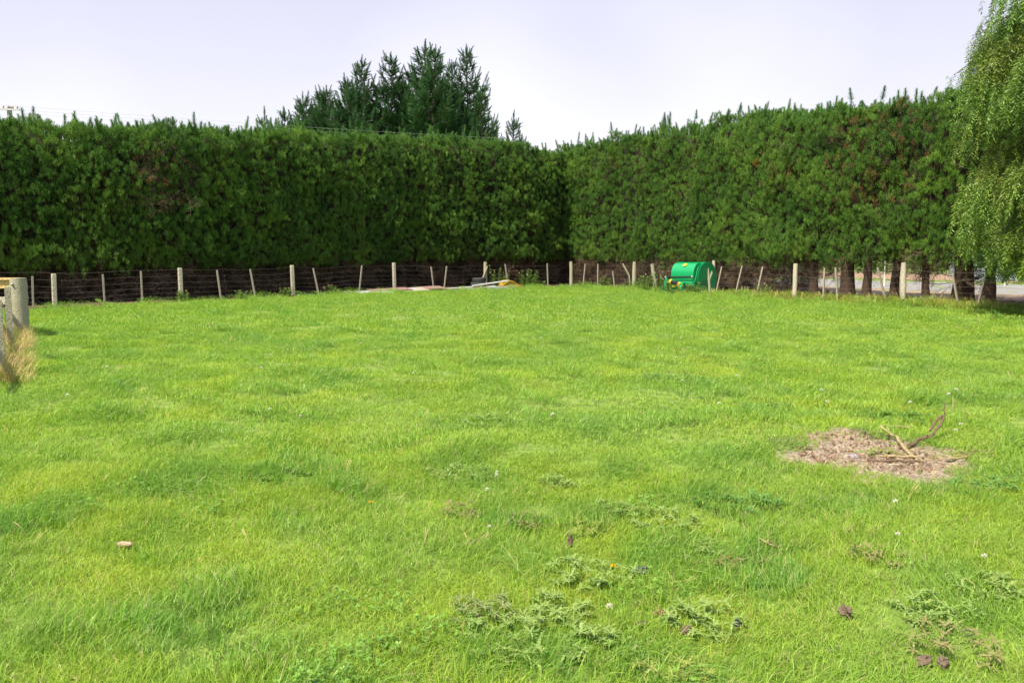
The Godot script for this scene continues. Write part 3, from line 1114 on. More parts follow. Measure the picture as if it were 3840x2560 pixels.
	link.tube([Vector3(-0.95, 0.1, 0.18), Vector3(-0.45, 0.14, 0.26)], [0.03, 0.03], 8)
	part("linkage", link, M.black, t)
	var base := Shape.new()
	base.box(Vector3(-0.6, 0.07, 0.05), Vector3(0.6, 0.1, 0.5))
	part("deck", base, M.green, t)
	# belt cover and roller at the lower front
	var belt := Shape.new()
	belt.prism([Vector2(0.08, 0.34), Vector2(0.18, 0.3), Vector2(0.2, 0.2), Vector2(0.12, 0.02), Vector2(-0.3, 0.02), Vector2(-0.1, 0.22)], Vector3(0.26, 0, 0), Vector3.BACK, Vector3.UP, Vector3.RIGHT, 0.4, Color.WHITE, 0.03)
	part("belt_cover", belt, M.black, t)
	var roller := Shape.new()
	roller.tube([Vector3(-0.5, 0.1, -0.1), Vector3(0.6, 0.1, -0.1)], [0.09, 0.09], 14)
	part("roller", roller, M.rubber, t)
	var arch := Shape.new()
	for k in 9:
		var a := lerpf(0.2, PI * 0.9, k / 8.0)
		arch.box(Vector3(0.18, 0.2 + sin(a) * 0.22, 0.18 + cos(a) * 0.14), Vector3(0.12, 0.06, 0.06), Color.WHITE, Basis(Vector3.RIGHT, -a))
	part("chain_guard", arch, M.green, t)
	# sticker on the shoulder of the hood
	var sticker := Shape.new()
	var tilt := Basis(Vector3.RIGHT, 0.62)
	sticker.box(Vector3(0.02, 1.085, -0.085), Vector3(0.16, 0.006, 0.15), Color(0.75, 0.5, 0.02), tilt)
	sticker.box(Vector3(0.02, 1.09, -0.083), Vector3(0.1, 0.006, 0.02), Color(0.2, 0.12, 0.01), tilt)
	sticker.box(Vector3(0.02, 1.075, -0.057), Vector3(0.1, 0.006, 0.014), Color(0.2, 0.12, 0.01), tilt)
	part("sticker", sticker, plain(0, 0, 0, 0.4, 0.0, true), t)
	# hose sagging over the end plate
	var hose := Shape.new()
	var pts := []
	var radii := []
	for k in 15:
		var q := k / 14.0
		pts.append(Vector3(0.71, 0.42 + 0.26 * q - 0.14 * sin(q * PI) , 0.02 - q * 0.7))
		radii.append(0.014)
	hose.tube(pts, radii, 6)
	part("hose", hose, M.black, t)


func tyre(called: String, at: Vector3, scale: float, label: String, tip := 0.0) -> void:
	var s := Shape.new()
	var prof := [Vector2(0.2, 0.02), Vector2(0.26, 0.0), Vector2(0.3, 0.005), Vector2(0.325, 0.03)]
	for k in 4:
		var y := 0.045 + k * 0.032
		prof.append_array([Vector2(0.338, y), Vector2(0.338, y + 0.02), Vector2(0.322, y + 0.024), Vector2(0.322, y + 0.03)])
	prof.append_array([Vector2(0.325, 0.185), Vector2(0.3, 0.205), Vector2(0.26, 0.21), Vector2(0.2, 0.19), Vector2(0.185, 0.105), Vector2(0.2, 0.02)])
	for k in prof.size():
		prof[k] *= scale
	s.lathe(prof, Vector3.ZERO, 28)
	var o := part(called, s, M.rubber)
	o.position = at
	o.rotation.z = tip
	tag(o, label, "tyre", "tyres on the scrap heap")


func rough_sheet(length: float, width: float, waves: int, amp: float, col: Color, warp: float) -> Shape:
	# a corrugated sheet with thickness and a little buckle
	var s := Shape.new()
	s.flat = true
	var n := waves * 4
	for k in n:
		for j in 6:
			var pts := []
			for q in [[0, 0], [1, 0], [1, 1], [0, 1]]:
				var x: float = (float(k + q[0]) / n - 0.5) * width
				var z: float = (float(j + q[1]) / 6.0 - 0.5) * length
				pts.append(Vector3(z, 0.012 + sin((k + q[0]) * PI / 2.0) * amp + sin(z * 2.1 + x) * warp, x))
			s.face(pts, Vector3.UP, col)
			s.face([pts[0] - Vector3.UP * 0.004, pts[1] - Vector3.UP * 0.004, pts[2] - Vector3.UP * 0.004, pts[3] - Vector3.UP * 0.004], Vector3.DOWN, col)
	return s


func scrap() -> void:
	var iron := mottled([[0.3, 0.33, 0.36], [0.42, 0.46, 0.5], [0.5, 0.54, 0.58]], 1.5, 0.03, 0.55, 0.2)
	var pink := mottled([[0.16, 0.1, 0.085], [0.25, 0.15, 0.125], [0.32, 0.23, 0.2]], 1.5, 0.03, 0.7, 0.2)
	var grey := mottled([[0.28, 0.25, 0.23], [0.38, 0.34, 0.31], [0.46, 0.42, 0.38]], 1.5, 0.03, 0.7, 0.2)
	var lie := func(o: Node3D, x: float, z: float, lift: float, turn: float, pitch: float) -> void:
		o.position = ground(x, z) + Vector3.UP * lift
		o.rotation = Vector3(pitch, turn, 0)
	var turn := 0.62
	var a := part("iron_sheet", rough_sheet(2.2, 0.8, 9, 0.012, Color.WHITE, 0.02), iron)
	lie.call(a, -5.55, -33.0, 0.05, turn, 0.1)
	tag(a, "blue grey corrugated iron sheet at the left end of the scrap by the fence", "iron sheet")
	var b := part("iron_sheet", rough_sheet(2.0, 0.85, 9, 0.012, Color.WHITE, 0.02), grey)
	lie.call(b, -4.45, -34.1, 0.07, turn, 0.12)
	tag(b, "dull grey pink sheet lying under a concrete fence post", "iron sheet")
	var c := part("iron_sheet", rough_sheet(2.3, 0.7, 8, 0.012, Color.WHITE, 0.03), pink)
	lie.call(c, -3.9, -34.9, 0.11, turn, 0.12)
	tag(c, "rusty pink corrugated sheet on top, left of the two battens leaning together", "iron sheet")
	var d := part("iron_sheet", rough_sheet(1.8, 0.7, 8, 0.012, Color.WHITE, 0.02), pink)
	lie.call(d, -5.0, -33.8, 0.09, turn, 0.1)
	tag(d, "pale red sheet half covered by the blue grey one", "iron sheet")
	var plank := Shape.new()
	plank.box(Vector3.ZERO, Vector3(4.6, 0.07, 0.2))
	var pl := part("plank", plank, M.brown_wood)
	lie.call(pl, -2.9, -35.3, 0.06, turn * 0.85, 0.05)
	pl.rotation.z = 0.03
	tag(pl, "long brown plank lying in the grass in front of the scrap sheets", "plank")
	var e := part("iron_sheet", rough_sheet(1.3, 0.7, 8, 0.012, Color.WHITE, 0.03), iron)
	lie.call(e, -2.25, -35.9, 0.05, 0.45, 0.1)
	tag(e, "short grey blue sheet just left of the tyres", "iron sheet")
	var f := part("roofing_sheet", rough_sheet(1.9, 0.6, 6, 0.02, Color.WHITE, 0.05), plain(0.4, 0.44, 0.5, 0.5, 0.1))
	lie.call(f, -1.55, -36.2, 0.05, 0.4, 0.05)
	f.rotation.z = 0.04
	tag(f, "whitish buckled roofing sheet in front of the tyres", "roofing sheet")
	for k in 5:
		var s := Shape.new()
		s.box(Vector3.ZERO, Vector3([1.7, 1.6, 1.4, 1.7, 1.2][k], 0.05, 0.14))
		var o := part("board", s, [M.brown_wood, M.grey_wood, plain(0.36, 0.35, 0.36, 0.6), M.grey_wood, plain(0.4, 0.4, 0.43, 0.6)][k])
		lie.call(o, [-1.45, -1.1, -0.85, -0.6, -0.5][k], [-36.2, -36.35, -36.25, -36.5, -36.15][k], [0.03, 0.055, 0.08, 0.1, 0.02][k], [0.38, 0.3, 0.34, 0.27, 0.22][k], 0.0)
		o.rotation.z = [0.015, 0.02, 0.02, 0.015, 0.01][k]
		tag(o, ["orange brown board sticking out left below the whitish roofing sheet", "grey weathered board in the middle of the board stack", "white painted board near the top of the board stack", "grey board at the top right end of the stack by the yellow scoop", "pale board lowest in the grass under the stack"][k], "board", "boards stacked by the tyres")
	var pipe := Shape.new()
	pipe.tube([Vector3(-0.85, 0, 0), Vector3(0.85, 0.22, 0)], [0.035, 0.035], 8)
	var pp := part("pipe", pipe, plain(0.6, 0.6, 0.6, 0.4, 0.5))
	lie.call(pp, -0.95, -36.5, 0.14, 0.3, 0.0)
	tag(pp, "bright metal pipe sloping up from the roofing sheet towards the yellow scoop", "pipe")
	tyre("tyre", ground(-1.5, -37.1) + Vector3(0, 0.1, 0), 1.08, "wide black tyre lying flat, lower one of the pair on the scrap", 0.03)
	tyre("tyre", ground(-1.47, -37.12) + Vector3(0, 0.325, 0), 0.94, "smaller black tyre lying on top of the wide tyre", 0.05)
	# yellow scoop
	var scoop := thing("scoop", "rust stained yellow steel scoop lying behind the boards, right of the tyres", "scoop", ground(-0.1, -37.7), 0.35)
	scoop.scale = Vector3(0.62, 0.8, 0.8)
	var shell := Shape.new()
	var prof := []
	for k in 13:
		var t := k / 12.0
		prof.append(Vector2(lerpf(-0.75, 0.85, t), 0.12 + 0.36 * sin(pow(t, 0.6) * PI) * (1.0 - t * 0.35) + 0.02))
	for k in 13:
		var q: Vector2 = prof[12 - k]
		prof.append(q - Vector2(0, 0.06))
	for k in 12:
		var p0: Vector2 = prof[k]
		var p1: Vector2 = prof[k + 1]
		for z in [[-0.3, 0.3]]:
			shell.face([Vector3(p0.x, p0.y, -0.3), Vector3(p1.x, p1.y, -0.3), Vector3(p1.x, p1.y, 0.3), Vector3(p0.x, p0.y, 0.3)], Vector3.UP, Color.WHITE)
			shell.face([Vector3(p0.x, 0.0, 0.3), Vector3(p1.x, 0.0, 0.3), Vector3(p1.x, p1.y, 0.3), Vector3(p0.x, p0.y, 0.3)], Vector3.BACK, Color.WHITE)
			shell.face([Vector3(p0.x, 0.0, -0.3), Vector3(p1.x, 0.0, -0.3), Vector3(p1.x, p1.y, -0.3), Vector3(p0.x, p0.y, -0.3)], Vector3.FORWARD, Color.WHITE)
	part("shell", shell, mottled([[0.2, 0.1, 0.02], [0.42, 0.24, 0.02], [0.5, 0.31, 0.03]], 2.0, 0.03, 0.6, 0.3), scoop)
	var lip := Shape.new()
	lip.tube([Vector3(-0.72, 0.16, 0.32), Vector3(-0.2, 0.44, 0.34), Vector3(0.2, 0.36, 0.33)], [0.02, 0.02, 0.02], 6)
	part("lip", lip, M.yellow, scoop)
	# loose posts standing about
	var brace := Shape.new()
	brace.tube([Vector3.ZERO, Vector3(0.24, 0.62, 0.0), Vector3(0.38, 0.98, 0.02)], [0.045, 0.04, 0.035], 7)
	var o := part("leaning_stake", brace, M.grey_wood)
	o.position = ground(-1.5, -37.85)
	tag(o, "grey forked stake leaning on the wooden post behind the tyres", "stake")
	var brace2 := Shape.new()
	brace2.tube([Vector3(-0.32, 1.12, 0), Vector3(0.0, 0.55, 0)], [0.045, 0.045], 7)
	brace2.tube([Vector3(0.0, 0.55, 0), Vector3(0.06, 0.0, -0.1)], [0.045, 0.04], 7)
	var o2 := part("leaning_stake", brace2, M.grey_wood)
	o2.position = ground(5.35, -37.6)
	tag(o2, "bent stake leaning under the hedge left of a round wooden post", "stake")
	# knotty stake in front of the mower's end plate
	var stake := Shape.new()
	stake.tube([Vector3(0.04, 0.0, 0), Vector3(0.03, 0.3, 0.01), Vector3(0.0, 0.62, 0), Vector3(-0.03, 1.0, 0.01)], [0.05, 0.045, 0.05, 0.02], 8)
	stake.tube([Vector3(0.0, 0.5, 0.0), Vector3(0.1, 0.82, 0.02), Vector3(0.1, 0.9, 0.02)], [0.035, 0.04, 0.03], 7)
	var o3 := part("leaning_stake", stake, M.grey_wood)
	o3.position = ground(7.42, -31.1)
	tag(o3, "knotty forked stake standing in front of the green mower's round end plate", "stake")
	var behind := Shape.new()
	behind.tube([Vector3.ZERO, Vector3(0, 1.3, 0)], [0.07, 0.065], 10)
	var o4 := part("short_post", behind, M.concrete)
	o4.position = ground(8.35, -34.2)
	tag(o4, "pale post top just showing behind the green mower", "post")


# ---------- willow

func willow() -> void:
	var mid := Vector3(13.95, 0, -18.4)
	var root := thing("willow_tree", "pale green weeping willow hanging into the picture beside the right hedge", "willow tree", mid)
	var wood := Shape.new()
	wood.tube([Vector3(0, -0.1, 0), Vector3(0.05, 0.8, 0), Vector3(0.0, 2.4, 0.1), Vector3(-0.1, 4.2, 0.0), Vector3(0.1, 6.5, -0.1), Vector3(0, 9.0, 0)], [0.5, 0.36, 0.32, 0.26, 0.18, 0.06], 12)
	var R := [[0.8, 2.6], [1.0, 2.95], [1.4, 3.5], [1.9, 4.05], [2.45, 4.25], [3.0, 4.4], [3.5, 4.4], [4.0, 3.7], [4.5, 3.6], [5.0, 4.5], [5.5, 4.85], [6.0, 4.6], [6.8, 4.1], [8.0, 4.0], [9.5, 3.2], [11.0, 1.2]]
	var reach := func(h: float) -> float:
		if h < 0.8:
			return 0.0
		for k in range(R.size() - 1):
			if h <= R[k + 1][0]:
				return lerpf(R[k][1], R[k + 1][1], (h - R[k][0]) / (R[k + 1][0] - R[k][0]))
		return 0.5
	var boughs := []
	for k in 380:
		var a := r(0, TAU)
		var h1 := r(1.6, 9.5)
		var rr: float = reach.call(h1) * 0.86 * (r(0.86, 1.0) if k % 3 else r(0.5, 0.85))
		var h0 := clampf(h1 - r(0.2, 1.2), 1.8, 8.6)
		var o := Vector3(cos(a), 0, sin(a))
		var path := []
		var rad := []
		var crook := r(-0.5, 0.5)
		for q in 9:
			var t := q / 8.0
			path.append(Vector3.UP * (lerpf(h0, h1, t) + 0.75 * sin(t * PI) - 0.25 * t * t * t) + o * rr * t + o.cross(Vector3.UP) * sin(t * 3.0) * crook)
			rad.append(lerpf(0.07 if k % 4 == 0 else 0.03, 0.006, t))
		wood.tube(path, rad, 5, Color.WHITE, false)
		boughs.append(path)
	part("trunk", wood, M.bark, root)
	# leafy strands hang along -Y
	var kinds := []
	for k in 6:
		var s := Shape.new()
		var bend := Vector3(r(-0.18, 0.18), 0, r(-0.18, 0.18))
		var p := Vector3.ZERO
		var n := 44
		for j in n:
			var t := j / float(n)
			var q := Vector3(0, -1.15 * t, 0) + bend * t * (1.0 - t) * 2.0
			if j % 6 == 0 and j > 0:
				s.face([p - Vector3(0.003, 0, 0), p + Vector3(0.003, 0, 0), q], Vector3.BACK, Color(0.2, 0.17, 0.06))
				p = q
			var a := j * 2.3 + r(-0.5, 0.5)
			var d := (Vector3(cos(a), 0, sin(a)) * r(0.5, 1.0) + Vector3.DOWN * r(0.5, 1.3)).normalized() * r(0.09, 0.14)
			var side := d.cross(Vector3(r(-1, 1), r(-0.4, 0.4), r(-1, 1))).normalized() * 0.012
			var g := r(0.75, 1.25)
			var yl := r(0, 1)
			var col := Color((0.15 + 0.08 * yl) * g, (0.25 + 0.06 * yl) * g, (0.06 - 0.02 * yl) * g)
			var v0 := s.vert(q, col)
			s.vert(q + d * 0.45 + side, col)
			s.vert(q + d, col)
			s.vert(q + d * 0.45 - side, col)
			s.tri(v0, v0 + 1, v0 + 2)
			s.tri(v0, v0 + 2, v0 + 3)
		kinds.append(s.mesh())
	var where := [[], [], [], [], [], []]
	var tints := [[], [], [], [], [], []]
	for path in boughs:
		var tone := r(0.6, 1.12)
		var warm := r(0.82, 1.08)
		var n := rng.randi_range(34, 58)
		for q in n:
			var t := lerpf(0.3, 1.0, sqrt(r(0, 1)))
			var f := t * 7.999
			var p: Vector3 = path[int(f)].lerp(path[int(f) + 1], fmod(f, 1.0))
			p += Vector3(r(-0.22, 0.22), r(-0.1, 0.12), r(-0.22, 0.22))
			var flat_p := Vector3(p.x, 0, p.z)
			var length := minf(r(0.35, 1.05), maxf(0.3, p.y - 0.9))
			# strands end where the crown's skirt ends
			var floor_h := 0.9
			for h in [1.0, 1.4, 1.9, 2.3, 2.8]:
				if reach.call(h) < flat_p.length():
					floor_h = h + 0.1
			length = minf(length, p.y - floor_h)
			if length < 0.22:
				continue
			var k := rng.randi() % 6
			var out := along(Vector3.UP - flat_p.normalized() * r(0.0, 0.25) + Vector3(r(-0.14, 0.14), 0, r(-0.14, 0.14)), r(0, TAU))
			where[k].append(Transform3D(out * Basis.from_scale(Vector3(1.0, length * 0.9, 1.0)), p))
			var g := tone * r(0.85, 1.2)
			tints[k].append(Color(g * warm, g, g))
	for k in 6:
		scatter("crown", kinds[k], M.leaves, where[k], tints[k], root)


# ---------- plants and litter in the grass

func lobed_leaf(s: Shape, at: Vector3, out: Vector3, length: float, width: float, rise: float, droop: float, col: Color) -> void:
	# a curved leaf with spiny lobes, folded a little along its midrib
	var side := out.cross(Vector3.UP).normalized()
	var n := 8
	var prev := -1
	for k in n + 1:
		var t := k / float(n)
		var p := at + out * length * (t - 0.12 * t * t) + Vector3.UP * length * (rise * t - droop * t * t)
		var w := width * sin(PI * pow(clampf(t * 0.94 + 0.06, 0, 1), 0.8)) * (1.15 if k % 2 else 0.35)
		var g := r(0.85, 1.15)
		var c := Color(col.r * g, col.g * g, col.b * g)
		var fwd := out * length * (0.07 if k % 2 else -0.02)
		var a := s.vert(p + side * w + fwd + Vector3.UP * w * 0.35, c)
		s.vert(p, Color(c.r * 1.1, c.g * 1.06, c.b * 1.1))
		s.vert(p - side * w + fwd + Vector3.UP * w * 0.35, c)
		if prev >= 0:
			for q in [[prev, prev + 1, a + 1], [prev, a + 1, a], [prev + 1, prev + 2, a + 2], [prev + 1, a + 2, a + 1]]:
				s.tri(q[0], q[1], q[2])
		prev = a


func weeds() -> void:
	# x, z, size, tone, label
	var W := [
		[0.04, -3.05, 0.62, "p", "large pale grey green thistle clump at the bottom centre"],
		[0.32, -3.00, 0.40, "p", "pale thistle clump right of the large one at the bottom centre"],
		[-0.13, -3.33, 0.36, "b", "brownish thistle clump left above the large bottom one"],
		[0.21, -3.35, 0.36, "p", "thistle clump with browned middle, straight above the bottom pair"],
		[0.36, -3.70, 0.50, "p", "wide pale thistle clump with a yellow flower beside it"],
		[0.80, -3.22, 0.42, "p", "pale thistle clump above the two dark dung lumps"],
		[1.38, -4.80, 0.60, "g", "broad dark green thistle clump in front of the bare soil"],
		[0.85, -4.48, 0.50, "p", "grey green thistle clump left of the broad dark green one"],
		[0.59, -4.68, 0.34, "p", "small grey thistle clump, left neighbour of the wide grey green one"],
		[0.11, -4.48, 0.36, "d", "dried out brown thistle clump in mid lawn"],
		[-0.27, -4.66, 0.32, "d", "straw coloured dried thistle clump, left of the brown one"],
		[0.37, -4.36, 0.34, "y", "yellowed thistle clump right of the brown dried one"],
		[-0.39, -5.46, 0.55, "p", "silvery thistle clump in mid lawn beyond the straw coloured one"],
		[0.30, -5.30, 0.30, "p", "small faded thistle clump right of the silvery one"],
		[0.87, -4.01, 0.42, "p", "sparse thistle clump behind the dark stone"],
		[1.11, -3.85, 0.30, "d", "small dead brown thistle rosette below the sparse one"],
		[1.76, -3.29, 0.40, "p", "pale thistle clump near the right bottom corner"],
		[1.65, -2.95, 0.45, "d", "half dead thistle clump lowest at the right, above the double dung pat"],
		[2.16, -3.55, 0.45, "p", "grey thistle clump at the right edge among long blue grass"],
		[3.01, -5.12, 0.55, "g", "dark green thistle clump right of the fallen sticks"],
		[3.45, -7.32, 0.75, "g", "big dark green thistle clump just behind the bare soil"],
		[2.44, -7.73, 0.60, "g", "green thistle clump beyond the soil, to its left"],
		[2.21, -9.78, 0.60, "g", "green thistle clump halfway to the mower, right one of two"],
		[1.77, -9.78, 0.50, "g", "green thistle clump halfway to the mower, left one of two"],
		[-0.22, -7.42, 0.70, "p", "grey green thistle clump in the middle distance"],
		[2.76, -6.03, 0.28, "y", "small bright green weed growing in the bare soil"],
		[3.46, -6.03, 0.30, "d", "little brown dried weed right of the upright dark branch"],
		[0.50, -27.99, 1.50, "p", "rounded pale weed clump in the far grass below the yellow scoop"],
		[-0.61, -25.02, 0.80, "p", "flat weed patch in the far grass below the tyres"],
		[0.57, -2.80, 0.30, "y", "yellow withered thistle rosette cut by the bottom edge"],
		[1.81, -3.92, 0.30, "d", "withered reddish weed left of the long blue grass"],
	]
	var tone := {"p": Color(0.22, 0.33, 0.08), "g": Color(0.11, 0.25, 0.045), "b": Color(0.19, 0.24, 0.08), "d": Color(0.25, 0.21, 0.09), "y": Color(0.26, 0.3, 0.06)}
	for q in W:
		var root := thing("thistle", q[4], "weed", ground(q[0], q[1]), 0.0, "thistles in the grass")
		var s := Shape.new()
		var size: float = q[2] * 1.2
		var crowns := int((9 + size * 46.0) * (0.6 if q[3] == "d" or q[3] == "y" else 1.0))
		for c in crowns:
			var a := r(0, TAU)
			var d := sqrt(r(0, 1)) * size * 0.36
			var at := Vector3(cos(a) * d, r(0.018, 0.075) * (0.6 + size * 0.7) * (1.2 - d / size), sin(a) * d * 0.85)
			var n := rng.randi_range(6, 10)
			for k in n:
				var b := TAU * k / n + r(-0.3, 0.3)
				var col: Color = tone[q[3]].lerp(tone["d"], r(0, 1) * (0.3 if q[3] != "g" else 0.12)).lerp(tone["g"], r(0, 0.4))
				col = col * r(0.8, 1.2)
				lobed_leaf(s, at, Vector3(cos(b), 0, sin(b)), r(0.03, 0.058) * (0.8 + size * 0.35), r(0.0045, 0.0075) * (0.8 + size * 0.35), r(0.2, 0.9), r(0.2, 0.8), col)
		part("leaves", s, M.leaves, root)
	# taller weeds along the fences: x, z, height, spread, what tops them
	var T := [[-0.75, -38.1, 1.05, 0.3, Color(0.6, 0.38, 0.3), "tall leaning weed with a pinkish seed head, right of the tyres"],
		[-0.35, -37.9, 0.75, 0.3, Color(0.55, 0.4, 0.35), "shorter thistle between the tyres and the yellow scoop"],
		[0.55, -38.2, 0.85, 0.35, Color(0.6, 0.62, 0.55), "thistle with white fluffy heads, left half of the pair right of the scoop"],
		[0.95, -38.3, 0.85, 0.3, Color(0.3, 0.33, 0.12), "leafy thistle without flower heads, right half of the pair by the scoop"],
		[1.35, -38.6, 0.4, 0.3, Color(0.3, 0.33, 0.12), "low weed left of the slim batten under the hedge corner"],
		[4.25, -37.6, 0.55, 0.4, Color(0.3, 0.33, 0.12), "round green weed at the foot of the hedge right of the stout wooden post"],
		[3.4, -38.3, 0.4, 0.5, Color(0.3, 0.33, 0.12), "low weed beside the stout wooden post at the fence corner"],
		[5.4, -36.4, 0.45, 0.4, Color(0.3, 0.33, 0.12), "weed growing round the foot of a wooden post left of the mower"],
		[5.55, -34.6, 0.8, 0.5, Color(0.55, 0.5, 0.35), "bushy weed left of the mower, farther one"],
		[6.0, -33.0, 0.85, 0.55, Color(0.6, 0.55, 0.4), "tall bushy weed with pale tops hiding the mower's left end"],
		[6.2, -31.6, 0.45, 0.5, Color(0.4, 0.38, 0.12), "bushy weed in front of the mower's left corner"],
		[6.75, -31.0, 0.45, 0.3, Color(0.3, 0.33, 0.12), "upright weed in front of the mower's drive shaft"],
		[7.0, -30.9, 0.35, 0.35, Color(0.3, 0.33, 0.12), "low weed in front of the mower's belt cover"],
		[9.0, -29.6, 0.5, 0.4, Color(0.5, 0.5, 0.3), "weed among the leaning battens right of the mower"],
		[-6.9, -31.6, 0.4, 0.4, Color(0.4, 0.3, 0.15), "green weed at the fence foot left of the blue grey sheet"],
		[-9.2, -28.2, 0.35, 0.45, Color(0.3, 0.33, 0.12), "low green weed below the left fence, second batten group"],
		[-10.3, -26.1, 0.35, 0.4, Color(0.35, 0.3, 0.14), "dry tuft beside the second concrete post from the timber gatepost"],
		[-8.2, -29.9, 0.3, 0.4, Color(0.3, 0.33, 0.12), "low weed at the foot of the third concrete post from the timber gatepost"]]
	for q in T:
		var root := thing("fence_weed", q[5], "weed", ground(q[0], q[1]), 0.0, "weeds along the fence")
		var s := Shape.new()
		var heads := Shape.new()
		var stems := int(6 + q[3] * 18.0)
		for k in stems:
			var a := r(0, TAU)
			var d := sqrt(r(0, 1)) * float(q[3]) * 0.55
			var foot := Vector3(cos(a) * d, 0, sin(a) * d)
			var lean := Vector3(cos(a) * 0.22 + r(-0.12, 0.12), 1, sin(a) * 0.22 + r(-0.12, 0.12)).normalized()
			var hgt: float = q[2] * r(0.55, 1.05)
			s.tube([foot, foot + lean * hgt], [0.007, 0.004], 4, Color(0.12, 0.15, 0.05), false)
			var n := int(hgt * 26.0) + 5
			for j in n:
				var t := j / float(n)
				var b := j * 2.4
				var g := r(0.7, 1.25)
				lobed_leaf(s, foot + lean * hgt * t, Vector3(cos(b), 0, sin(b)), r(0.1, 0.2) * (1.1 - 0.5 * t), r(0.014, 0.024), r(0.3, 1.0), r(0.2, 0.7), Color(0.17 * g, 0.27 * g, 0.07 * g))
			if k % 2 == 0:
				var h: Vector3 = foot + lean * hgt
				for j in 8:
					var d2 := Vector3(r(-1, 1), r(-0.2, 1), r(-1, 1)).normalized()
					needle(heads, h, d2 * r(0.03, 0.06), 0.016, q[4])
		s.flat = true
		part("leaves", s, M.leaves, root)
		part("flower_heads", heads, M.leaves, root, "stuff")


